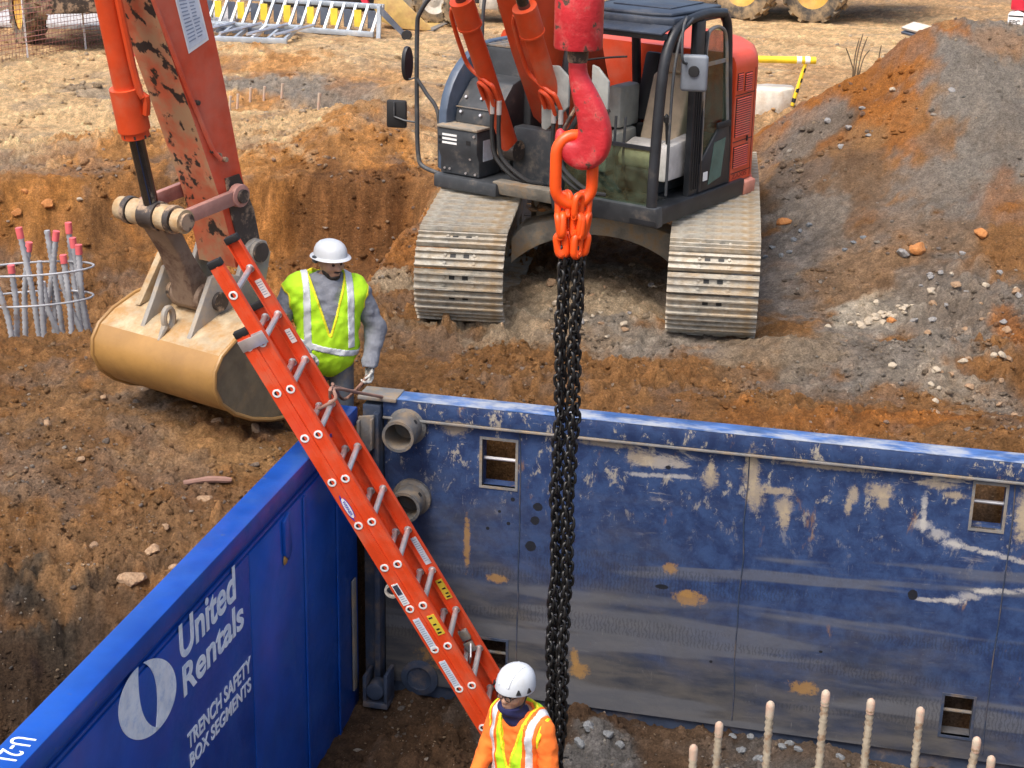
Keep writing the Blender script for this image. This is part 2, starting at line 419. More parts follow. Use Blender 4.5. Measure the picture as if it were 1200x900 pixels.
def m_soil_(name, stones=False):
    m = bpy.data.materials.new(name); m.use_nodes = True
    nt = m.node_tree; N, L = nt.nodes, nt.links; bs = N['Principled BSDF']
    bs.inputs['Roughness'].default_value = .95; bs.inputs['Specular IOR Level'].default_value = .15
    at = N.new('ShaderNodeAttribute'); at.attribute_name = 'col'
    tc = N.new('ShaderNodeTexCoord')
    def noise(sc, det=6, ro=.65):
        n = N.new('ShaderNodeTexNoise'); n.inputs['Scale'].default_value = sc; n.inputs['Detail'].default_value = det
        n.inputs['Roughness'].default_value = ro; L.new(tc.outputs['Object'], n.inputs['Vector']); return n.outputs[0]
    mr = N.new('ShaderNodeMapRange'); mr.inputs[1].default_value = .28; mr.inputs[2].default_value = .72
    mr.inputs[3].default_value = .55; mr.inputs[4].default_value = 1.60
    L.new(noise(14 if not stones else 40, 10, .82), mr.inputs[0])
    mx = N.new('ShaderNodeMix'); mx.data_type = 'RGBA'; mx.blend_type = 'MULTIPLY'; mx.inputs[0].default_value = 1
    L.new(at.outputs['Color'], mx.inputs[6]); L.new(mr.outputs[0], mx.inputs[7])
    out = mx.outputs[2]
    cr = N.new('ShaderNodeMapRange'); cr.inputs[1].default_value = .34; cr.inputs[2].default_value = .66; cr.inputs[3].default_value = .66; cr.inputs[4].default_value = 1.38
    L.new(noise(55, 5, .7), cr.inputs[0])
    mc = N.new('ShaderNodeMix'); mc.data_type = 'RGBA'; mc.blend_type = 'MULTIPLY'; mc.inputs[0].default_value = 1
    L.new(out, mc.inputs[6]); L.new(cr.outputs[0], mc.inputs[7]); out = mc.outputs[2]
    if not stones:      # pale grit
        vo = N.new('ShaderNodeTexVoronoi'); vo.inputs['Scale'].default_value = 38; L.new(tc.outputs['Object'], vo.inputs['Vector'])
        m2 = N.new('ShaderNodeMapRange'); m2.inputs[1].default_value = .22; m2.inputs[2].default_value = .12; L.new(vo.outputs['Distance'], m2.inputs[0])
        sep = N.new('ShaderNodeSeparateColor'); L.new(vo.outputs['Color'], sep.inputs[0])
        m3 = N.new('ShaderNodeMapRange'); m3.inputs[1].default_value = .86; m3.inputs[2].default_value = .9; m3.inputs[4].default_value = .6
        L.new(sep.outputs[0], m3.inputs[0])
        mu = N.new('ShaderNodeMath'); mu.operation = 'MULTIPLY'; L.new(m2.outputs[0], mu.inputs[0]); L.new(m3.outputs[0], mu.inputs[1])
        m4 = N.new('ShaderNodeMix'); m4.data_type = 'RGBA'; m4.inputs[7].default_value = (.5, .42, .32, 1)
        L.new(mu.outputs[0], m4.inputs[0]); L.new(out, m4.inputs[6]); out = m4.outputs[2]
    L.new(out, bs.inputs['Base Color'])
    b = N.new('ShaderNodeBump'); b.inputs['Strength'].default_value = 1.0; b.inputs['Distance'].default_value = .085
    L.new(noise(32 if not stones else 60, 9, .78), b.inputs['Height']); L.new(b.outputs[0], bs.inputs['Normal'])
    return m
m_soil = m_soil_('bare_soil')
m_stone = m_soil_('loose_stone', True)

# ------------------------------------------------------------------ the ground
BO = np.array([-1.0, 11.95]); BYAW = R(-13)
BX = np.array([math.cos(BYAW), math.sin(BYAW)]); BY = np.array([-BX[1], BX[0]])
EXC = (1.03, 16.8)
def G(x, y, detail=True):
    x = np.asarray(x, float); y = np.asarray(y, float)
    bx = (x - BO[0]) * BX[0] + (y - BO[1]) * BX[1]
    by = (x - BO[0]) * BY[0] + (y - BO[1]) * BY[1]
    w1 = fbm(x, y, .35, 3, seed=1); w2 = fbm(x, y, .8, 2, seed=2)
    z = .05 * w1
    wl = 1 - ss(-1.9, -1.1, x)                                    # left half of the site
    zl = .16 - .34 * (1 - ss(9.2, 11.6, y + .35 * w1)) - 1.5 * (1 - ss(8.1, 9.4, y + .3 * w2 + .12 * (x + 2)))
    z = np.where(y < 15.5, z * (1 - wl) + wl * (zl + .05 * w2) * (1 - ss(13.5, 15.3, y)) + wl * z * ss(13.5, 15.3, y), z)
    z = z + .04 * np.exp(-((y - 13.7) / .55) ** 2) * (1 - ss(-3.0, -2.3, x)) * (1 + .4 * w2)     # rim in front of the cage
    lip = 20.35 - .30 * w1 - .22 * w2 + .10 * vn(x * 3.1, y * .2)
    stp = ss(-3.6, -2.4, x)
    face = .74 * (1 - ss(lip - .6 + .34 * stp, lip, y)) + .26 * (1 - ss(lip - 2.0, lip - .3, y))
    xe = -1.36 + .125 * (y - 16.2)
    cut = (1 - (.7 * ss(-.38, -.02, x - xe + .10 * w2) + .3 * ss(-1.2, -.3, x - xe))) * ss(13.75, 14.9, y + .1 * w2 + .6 * ss(-2.6, -1.6, x) * -1) * face
    z = z - 1.05 * cut * (1 + .06 * w2) - .38 * cut * np.exp(-((x - xe + .75) / .5) ** 2) * ss(16.5, 18.5, y)
    # bank behind the box wall
    z = z + .20 * np.exp(-((by - .7) / .9) ** 2) * ss(-.3, .2, bx)
    z = z - .44 * np.exp(-(((x + 1.42) / .42) ** 2 + ((y - 12.55) / .45) ** 2) ** 1.5)            # where the man stands
    # soil pushed under the digger, lumps in front of the tracks
    z = z + .16 * np.exp(-(((x - .7) / .6) ** 2 + ((y - 15.6) / 1.0) ** 2))
    z = z + .16 * np.exp(-(((x - 2.35) / .5) ** 2 + ((y - 14.1) / .35) ** 2)) + .22 * np.exp(-(((x - 3.7) / 1.0) ** 2 + ((y - 13.7) / .5) ** 2)) * (1 + .5 * w2)
    z = z + .30 * np.exp(-(((x - 5.2) / 1.1) ** 2 + ((y - 14.6) / .9) ** 2))
    z = z + .28 * np.exp(-(((bx - 5.0) / .55) ** 2 + ((by - .45) / .3) ** 2))
    # spoil heap
    ridge = np.interp(x + .08 * w2, [1.7, 2.3, 2.87, 3.92, 4.5, 4.85, 5.12, 5.35, 5.62, 5.84, 6.6, 8, 10, 14], [0, .28, .71, 1.46, 1.88, 2.08, 2.20, 2.18, 2.10, 2.11, 2.25, 2.5, 2.2, 0])
    yr = 20.0 + 0 * x
    prof = np.where(y < yr, np.clip(1 - (yr - y) / (5.2 + .25 * (x - 4)), 0, 1) ** 1.12, np.clip(1 - (y - yr) / 3.0, 0, 1) ** .9)
    heap = np.maximum(ridge, 0) * prof
    z = z + heap * (1 + .03 * w2)
    rill = fbm(x * 1.9 + y * .55, y * .35 - x * .2, 1.0, 4, seed=9)
    z = z + .045 * rill * ss(.1, .6, heap)
    # far ground: heaps and hollows
    for cx, cy, rx, ry, h in ((-2.0, 22.6, 1.1, 1.5, .42), (-4.4, 29.0, 2.2, 1.0, .38), (-3.3, 26.0, 2.6, .7, -.35), (-1.7, 26.5, .9, .9, .2),
                              (5.0, 24.5, 1.6, .8, .25), (-6.2, 24.2, 1.6, .5, -.22), (2.0, 24.6, 2.0, 1.0, .15), (-5.0, 22.3, 1.5, .8, .12)):
        z = z + h * np.exp(-(((x - cx) / rx) ** 2 + ((y - cy) / ry) ** 2)) * (1 + .35 * w2)
    # the pit inside the trench box
    pit = ss(-.27, -.16, bx) * (1 - ss(.10, .42, by + .05 * w2)) * (1 - ss(5.9, 6.3, bx))
    fl = -2.17 + .05 * w2 + .16 * np.exp(-(((bx - 1.75) / .35) ** 2 + ((by + .35) / .3) ** 2)) + .2 * np.exp(-(((bx - 3.6) / .4) ** 2 + ((by + .3) / .3) ** 2)) \
        + .08 * np.exp(-(((bx - .5) / .5) ** 2 + ((by + .9) / .5) ** 2)) + .16 * np.exp(-(((x - .05) / .7) ** 2 + ((y - 8.9) / .6) ** 2))
    z = z * (1 - pit) + fl * pit
    if detail:
        far = ss(20, 30, y)
        a = fbm(x, y, 1.6, 2, seed=3); b_ = fbm(x, y, 5.5, 3, .55, seed=4); c_ = fbm(x, y, 19, 3, .6, seed=5)
        rough = .75 + .5 * fbm(x, y, .5, 2, seed=6)
        z = z + (.030 * a + (.026 * b_ + .019 * c_ + .016 * np.abs(vn(x * 11, y * 11)) + .012 * np.abs(vn(x * 27, y * 27))) * np.clip(rough, .25, 1.5)) * (1 - .45 * far) * (1 - .35 * pit) * (1 - .45 * ss(.15, .6, heap))
        # clods: lumps of several sizes, thickest where the soil has been dug
        dug = np.clip(.55 + .9 * fbm(x, y, .6, 2, seed=51), .12, 1.3) * (1 - .6 * far)
        for f, am, sd, th in ((5.5, .085, 1, .50), (11, .060, 2, .35), (21, .034, 3, .2)):
            d, r = worley(x, y, f, sd)
            z = z + am * dug * np.clip((r - th) / (1 - th), 0, 1) * np.sqrt(np.clip(1 - (d / .52) ** 2, 0, 1)) * (1 - .5 * ss(.15, .6, heap))
    return z
def hit(u, v, d0=6.0, d1=60.0):
    r = ray(u, v); d = np.arange(d0, d1, .03)
    P = _C[None] + d[:, None] * r[None]
    k = np.argmax(P[:, 2] < G(P[:, 0], P[:, 1], False))
    return P[k] if k else onz(u, v)

C_BROWN, C_DARK, C_ORANGE, C_GREY, C_TAN, C_PALE, C_WHITE = ((.250,.125,.047), (.06,.036,.021), (.43,.185,.046), (.240,.208,.170), (.62,.42,.22), (.44,.36,.25), (.62,.55,.45))
C_MOUND, C_RUST = (.235,.155,.095), (.36,.135,.030)
C_DKGREY = (.055,.048,.038)
ZONES = [  # u, v, ru, rv, colour, strength : soil colours, some with shade painted in
    (60,120,300,60,C_TAN,.9),(300,60,200,40,C_TAN,.9),(950,40,300,45,C_TAN,1),(650,60,300,60,C_TAN,.8),(460,170,80,40,C_TAN,.8),(330,165,110,35,C_TAN,.9),
    (80,160,160,45,C_TAN,.9),(60,90,160,30,C_TAN,1),(480,60,70,30,C_TAN,.8),
    (90,20,90,25,C_GREY,.7),(340,97,95,14,C_GREY,.95),(380,122,60,10,C_GREY,.85),(290,125,50,9,C_ORANGE,.7),(330,75,75,14,C_ORANGE,.75),(430,95,60,14,C_ORANGE,.5),
    (450,140,65,45,(.36,.20,.09),.8),(560,60,40,30,C_GREY,.4),(400,180,60,18,C_PALE,.6),(120,110,50,10,C_GREY,.6),(420,120,40,12,C_GREY,.5),
    (120,250,160,60,C_ORANGE,.85),(60,230,90,25,C_RUST,.4),(420,255,110,60,C_ORANGE,.9),(380,300,90,40,C_BROWN,.6),(260,215,120,30,C_ORANGE,.8),(60,320,130,60,C_BROWN,.7),(30,195,50,18,C_GREY,.35),
    (475,290,45,35,C_RUST,.55),(460,330,30,18,C_PALE,.7),(430,232,80,16,(.20,.082,.026),.85),(340,250,60,22,(.26,.11,.032),.6),(400,290,70,26,(.16,.075,.03),.75),(130,320,60,50,(.17,.085,.035),.7),(50,210,60,14,C_ORANGE,.6),(500,235,20,22,(.30,.15,.06),.6),  # dark patches under the lip and at the face foot are painted shade
    (700,350,150,55,C_PALE,.75),(560,395,90,18,C_PALE,.7),(760,400,110,26,(.27,.235,.195),.8),(640,400,80,16,(.33,.23,.14),.6),(520,390,60,14,C_PALE,.6),(860,330,80,40,(.30,.235,.17),.6),
    (600,440,260,32,C_BROWN,1),(780,470,260,30,C_BROWN,1),(480,430,90,40,C_BROWN,.9),(960,500,140,26,C_RUST,.55),(900,455,90,22,(.25,.15,.08),.8),
    (1010,100,120,70,C_RUST,1),(1120,50,50,35,C_RUST,1),(960,150,70,40,C_RUST,.8),(1060,150,40,60,C_RUST,.7),
    (1180,130,100,120,C_GREY,1),(1120,215,110,60,C_GREY,.9),(1060,260,70,40,C_GREY,.7),(940,225,80,60,(.15,.105,.07),.95),(985,200,60,50,(.20,.12,.065),.85),(1010,300,110,45,C_MOUND,.7),
    (950,290,60,40,C_GREY,.8),(920,320,50,40,(.2,.18,.16),.8),(930,165,50,20,C_GREY,.7),
    (1180,240,40,30,C_RUST,.5),(1100,330,90,35,C_MOUND,.6),(1100,280,60,30,C_MOUND,.8),(1060,60,30,25,C_RUST,.8),(1170,55,40,14,(.34,.2,.11),.7),
    (1010,330,80,22,(.26,.155,.08),.8),(1010,374,32,9,(.52,.45,.35),.9),(1045,362,26,9,(.46,.37,.26),.7),
    (1060,410,140,32,C_GREY,.95),(1150,380,70,50,C_GREY,.8),(920,400,70,28,(.25,.185,.12),.8),(1130,450,90,28,(.33,.27,.2),.8),(1190,395,25,30,C_RUST,.8),(1180,470,60,30,C_GREY,.6),
    (980,460,70,20,C_GREY,.35),(1060,490,80,18,C_RUST,.8),
    (200,440,60,40,C_GREY,.0),(165,470,45,26,C_GREY,.9),(10,500,25,20,C_GREY,.5),(20,575,45,10,C_GREY,.6),(90,470,110,50,(.26,.145,.065),.9),(60,540,120,60,(.25,.14,.065),.8),
    (250,540,110,26,(.37,.21,.09),.85),(150,640,200,60,(.26,.145,.068),.9),(60,700,90,26,(.34,.195,.09),.8),(130,580,80,30,C_BROWN,.6),
    (40,780,110,60,C_DKGREY,.95),(150,790,80,60,(.12,.075,.045),.8),(0,850,100,60,C_DARK,.9),  # dark soil over the drop, its shade included in the colour
    (700,880,60,30,(.15,.145,.14),.9),(900,890,90,30,(.13,.125,.12),.7),(800,880,60,30,(.16,.10,.06),.6),(1000,880,90,30,(.15,.10,.065),.7),(500,870,120,60,(.075,.043,.024),1),  # last patch deepens the pit's shade in colour
]
def soil_colour(x, y, z):
    n1 = fbm(x, y, .9, 4, .6, seed=21); n2 = fbm(x, y, 3.1, 4, .6, seed=22); n3 = fbm(x, y, 7, 3, .6, seed=23)
    far = ss(17, 22, y)[:, None]
    c = np.array(C_BROWN) * (1 - far) + np.array((.45, .28, .14)) * far
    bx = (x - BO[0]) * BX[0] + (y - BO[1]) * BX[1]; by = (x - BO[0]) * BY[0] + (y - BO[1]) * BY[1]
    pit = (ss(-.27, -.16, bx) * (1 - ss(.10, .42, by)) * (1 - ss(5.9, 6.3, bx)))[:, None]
    c = c * (1 - pit) + np.array((.085, .052, .032)) * pit  # pit floor coloured darker for the shade inside the box
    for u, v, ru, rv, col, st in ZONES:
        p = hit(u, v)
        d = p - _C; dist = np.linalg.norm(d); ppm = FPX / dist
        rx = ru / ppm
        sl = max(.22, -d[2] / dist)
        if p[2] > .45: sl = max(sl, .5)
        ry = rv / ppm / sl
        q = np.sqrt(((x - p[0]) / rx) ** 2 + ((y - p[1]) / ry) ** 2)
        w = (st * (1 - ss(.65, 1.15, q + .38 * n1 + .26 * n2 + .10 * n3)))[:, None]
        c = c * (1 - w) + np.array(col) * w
    # tone that differs from clod to clod
    for f, sd, am in ((5.5, 1, .28), (11, 2, .34), (21, 3, .30)):
        d, r = worley(x, y, f, sd)
        k = (am * (1 - ss(.35, .62, d)) * (1 - .65 * ss(.3, .8, z)))[:, None]
        c = c * (1 - k) + c * (.35 + 1.5 * r)[:, None] * k
    # bands and streaks of other soil
    k = (ss(.15, .7, n2 + .6 * n3 + .4 * n1) * .35)[:, None]
    c = c * (1 - k) + c * np.array((1.25, 1.15, 1.05)) * k
    k = (ss(.25, .8, fbm(x, y, 1.7, 4, .6, seed=31)) * .3)[:, None]
    c = c * (1 - k) + np.array((.22, .20, .18)) * k
    k = (ss(.3, .75, fbm(x, y, 2.3, 4, .6, seed=37)) * .35)[:, None]
    c = c * (1 - k) + c * np.array((.62, .55, .5)) * k
    return np.clip(c, .02, .8)
def colour_attr(me, c):
    a = me.color_attributes.new('col', 'FLOAT_COLOR', 'POINT')
    a.data.foreach_set('color', np.concatenate([c, np.ones((len(c), 1))], 1).astype(np.float32).ravel())

ys = np.concatenate([[-60, -30, -12, -4, 0, 3, 4.5, 5.2], np.exp(np.linspace(math.log(5.6), math.log(46), 640)), [48, 52, 58, 66, 78, 95, 130, 200, 350, 700]])
ts = np.concatenate([[-30, -14, -7, -4, -2.6, -1.9, -1.5, -1.25, -1.1], np.linspace(-1, 1, 660), [1.1, 1.25, 1.5, 1.9, 2.6, 4, 7, 14, 30]])
YY, TT = np.meshgrid(ys, ts, indexing='ij')
XX = TT * (.345 * np.maximum(YY, 4) + .55)
gx, gy = XX.ravel(), YY.ravel()
gz = G(gx, gy)
nr, nc = YY.shape
ii = (np.arange(nr - 1)[:, None] * nc + np.arange(nc - 1)[None]).ravel()
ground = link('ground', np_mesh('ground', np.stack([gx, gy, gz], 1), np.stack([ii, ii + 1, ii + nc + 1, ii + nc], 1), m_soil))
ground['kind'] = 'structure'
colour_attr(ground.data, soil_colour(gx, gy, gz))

# loose stones
ICO_V = []
_p = (1 + 5 ** .5) / 2
for a in (-1, 1):
    for b in (-_p, _p): ICO_V += [(a, b, 0), (0, a, b), (b, 0, a)]
ICO_V = np.array(ICO_V) / math.sqrt(1 + _p * _p)
def hull_faces(V):
    bm = bmesh.new(); [bm.verts.new(p) for p in V]; bm.verts.index_update(); bm.verts.ensure_lookup_table()
    r = bmesh.ops.convex_hull(bm, input=bm.verts); bmesh.ops.recalc_face_normals(bm, faces=bm.faces)
    f = [tuple(v.index for v in q.verts) for q in bm.faces]; bm.free(); return np.array(f)
ICO_F = hull_faces(ICO_V)
def stones(n, ylo, yhi, smin_, smax_, pw, name, label, tint):
    y = np.exp(RNG.uniform(math.log(ylo), math.log(yhi), n)); t = RNG.uniform(-1.02, 1.02, n); x = t * (.345 * y + .4)
    clump = fbm(x, y, 1.1, 3, .6, seed=41) + .8 * fbm(x, y, 4, 2, seed=42)
    keep = RNG.random(n) < np.clip(.30 + .95 * clump, .03, 1) * (1 - .6 * ss(19, 26, y)) * np.where((x > 3.2) & (y > 15.5), .45, 1)
    bx = (x - BO[0]) * BX[0] + (y - BO[1]) * BX[1]; by = (x - BO[0]) * BY[0] + (y - BO[1]) * BY[1]
    keep &= ~((bx > -.36) & (bx < -.05) & (by < .3)) & ~((by > -.08) & (by < .30) & (bx > -.4) & (bx < 5.9))
    keep &= ~((y > 14.2) & (y < 19.2) & (np.abs(x - 1.0 - .117 * (y - 16.8)) > .7) & (np.abs(x - 1.0 - .117 * (y - 16.8)) < 1.7))
    x, y = x[keep], y[keep]; n = len(x)
    s = (smin_ + (smax_ - smin_) * RNG.random(n) ** pw) * np.clip(y / 13, .7, 2.2)
    z = G(x, y)
    base = soil_colour(x, y, z)
    lum = RNG.uniform(.6, 1.5, n)[:, None]
    kind = RNG.random(n)[:, None]
    col = np.where(kind < tint[0], base * lum, np.where(kind < tint[1], np.array((.26, .25, .235)) * lum, np.where(kind < tint[2], np.array((.42, .31, .2)) * lum, np.array((.55, .5, .43)) * lum ** .4)))
    col = np.clip(.55 * col + .45 * base, .02, .75)
    V = ICO_V[None] * (1 + RNG.uniform(-.42, .30, (n, 12, 1)))
    V = V * (s[:, None, None] * RNG.uniform(.65, 1.35, (n, 1, 3)) * np.array([1, 1, .72]))
    a = RNG.uniform(0, 6.28, n); c, d = np.cos(a), np.sin(a)
    W = np.stack([V[..., 0] * c[:, None] - V[..., 1] * d[:, None], V[..., 0] * d[:, None] + V[..., 1] * c[:, None], V[..., 2]], -1)
    W += np.stack([x, y, z + s * .18], 1)[:, None]
    F = (ICO_F[None] + 12 * np.arange(n)[:, None, None]).reshape(-1, 3)
    o = link(name, np_mesh(name, W.reshape(-1, 3), F, m_stone, smooth=False))
    colour_attr(o.data, np.repeat(col, 12, 0))
    o['kind'] = 'stuff'; tag(o, label, 'gravel')
    return o
stones(80000, 6.5, 34, .004, .024, 3.6, 'gravel', 'small loose stones and grit scattered over the bare soil', (.66, .78, .92))
stones(20000, 6.5, 30, .012, .040, 4.0, 'soil_clods', 'crumbly clods of soil lying over the ground', (.86, .93, .97))

# bigger rocks, each a thing
def rock_mesh(seed, mat_):
    r = np.random.default_rng(seed)
    bm = bmesh.new(); bmesh.ops.create_icosphere(bm, subdivisions=3, radius=1.0)
    V = np.array([v.co[:] for v in bm.verts])
    D = r.normal(size=(13, 3)); D /= np.linalg.norm(D, axis=1)[:, None]
    k = np.min(np.where(V @ D.T > 1e-3, r.uniform(.5, .8, 13) / np.maximum(V @ D.T, 1e-3), 9), 1)
    V = V * np.minimum(k, 1.0)[:, None] * np.array([1, r.uniform(.7, 1), r.uniform(.55, .8)])
    V += .05 * np.stack([vn(V[:, 0] * 4 + seed, V[:, 1] * 4 + q) for q in range(3)], 1)
    for v, p in zip(bm.verts, V): v.co = p
    me = bpy.data.meshes.new('rock'); bm.to_mesh(me); bm.free()
    me.materials.append(mat_)
    me.polygons.foreach_set('use_smooth', [True] * len(me.polygons)); me.set_sharp_from_angle(angle=R(20))
    return me
m_rgrey = mat('rock_grey', (.24, .23, .22), .9, var=.25, dirt=(.32, .24, .16), da=.35, bump=.5, bs=6)
m_rbrown = mat('rock_brown', (.30, .19, .11), .9, var=.3, dirt=(.4, .28, .17), da=.4, bump=.5, bs=6)
m_rorange = mat('rock_orange', (.42, .17, .05), .9, var=.2, dirt=(.5, .28, .12), da=.35, bump=.5, bs=6)
m_rpale = mat('rock_pale', (.42, .35, .26), .9, var=.15, dirt=(.45, .33, .2), da=.35, bump=.5, bs=6)
m_rslate = mat('rock_slate', (.15, .16, .17), .9, var=.25, dirt=(.24, .19, .14), da=.3, bump=.5, bs=6)
RM = {k: [rock_mesh(i * 7 + j, m) for j in range(4)] for i, (k, m) in enumerate(dict(g=m_rgrey, b=m_rbrown, o=m_rorange, p=m_rpale, s=m_rslate).items())}
def rock(u, v, px, kind, label, group=None, sink=.35):
    p = hit(u, v); d = np.linalg.norm(p - _C); s = px / 2 * d / FPX
    o = link('rock', random.choice(RM[kind]))
    z = float(G(p[:1], p[1:2])[0])
    o.location = (p[0], p[1], z + s * (.50 - sink)); o.scale = (s, s, s)
    o.rotation_euler = (random.uniform(-.3, .3), random.uniform(-.3, .3), random.uniform(0, 6.28))
    return tag(o, label, 'rock', group)
rock(1075, 296, 27, 'o', 'large rounded orange boulder half way down the grey spoil heap', sink=.1)
rock(1057, 302, 20, 'g', 'grey stone leaning on the large orange boulder', sink=.1)
rock(1148, 280, 24, 'o', 'yellowish orange block among the pebbles on the spoil heap', sink=.15)
rock(1045, 378, 18, 'o', 'small orange block beside the white crushed stone')
rock(917, 262, 22, 'o', 'rusty stone beside the track at the foot of the spoil heap')
rock(778, 262, 24, 'o', 'orange lump of clay in front of the arched cross frame', sink=.0)
rock(1046, 108, 11, 'p', 'white stone high on the orange part of the heap')
for u, v, s in ((995,150,13),(1010,128,12),(970,145,12),(1115,108,11),(985,176,10),(1018,160,9),(1090,330,12),(1128,300,11)):
    rock(u, v, s, 'g', 'grey stone on the slope of the spoil heap', 'grey stones on the spoil heap')
for u, v, s in ((905,290,10),(915,300,11),(930,285,10),(938,276,9),(948,268,10),(896,300,10),(925,296,9),(1000,285,10),(1012,280,9),(990,295,9)):
    rock(u, v, s, 's', 'dark stone in the drift at the foot of the heap beside the track', 'dark stones beside the track')
for i in range(26):
    u = random.gauss(1030, 22); v = 372 + random.gauss(0, 6) - (u - 1030) * .28
    rock(u, v, random.uniform(7, 13), 'p', 'pale stone in the white crushed drift below the heap', 'pale crushed stones')
for i in range(26):
    rock(random.uniform(1070, 1195), random.uniform(320, 395), random.uniform(7, 13), random.choice('bpg'), 'buff stone in the pebbly patch at the heap foot', 'pebbly patch stones')
for i in range(22):
    rock(random.uniform(1020, 1190), random.uniform(415, 490), random.uniform(8, 14), random.choice('bpb'), 'brown stone on the grey soil behind the worn wall', 'stones behind the worn wall')
for u, v, s in ((180,655,24),(155,690,34),(205,672,20),(255,500,22),(122,470,13),(240,592,20),(195,627,12),(95,545,14),(55,500,13),(300,510,16),(330,600,14),(110,650,13)):
    rock(u, v, s, 'b', 'brown stone on the soil outside the bright blue wall', 'stones outside the bright blue wall', sink=.45)
for u, v, s in ((55,240,18),(94,243,9),(20,255,16),(30,232,12)):
    rock(u, v, s, 'o' if s > 10 else 'p', 'stone stuck in the orange cut face', 'stones in the orange cut face')
for u, v, s in ((635,870,26),(690,862,20),(680,880,18),(712,868,15),(726,880,14),(858,868,14),(868,880,16),(880,868,13),(915,882,14),(925,876,12),(935,884,13),(890,890,16),(905,862,12),(1108,882,18),(1062,893,14),(840,890,15),(985,892,14)):
    rock(u, v, s, 's', 'dark stone on the pit floor along the foot of the worn wall', 'stones on the pit floor')
for i in range(20):
    rock(random.uniform(590, 780), random.uniform(335, 400), random.uniform(7, 14), random.choice('bpgb'), 'stone on the pale soil between the tracks', 'stones between the tracks')
rock(645, 340, 14, 'b', 'smooth round pebble under the cross frame', sink=.0)

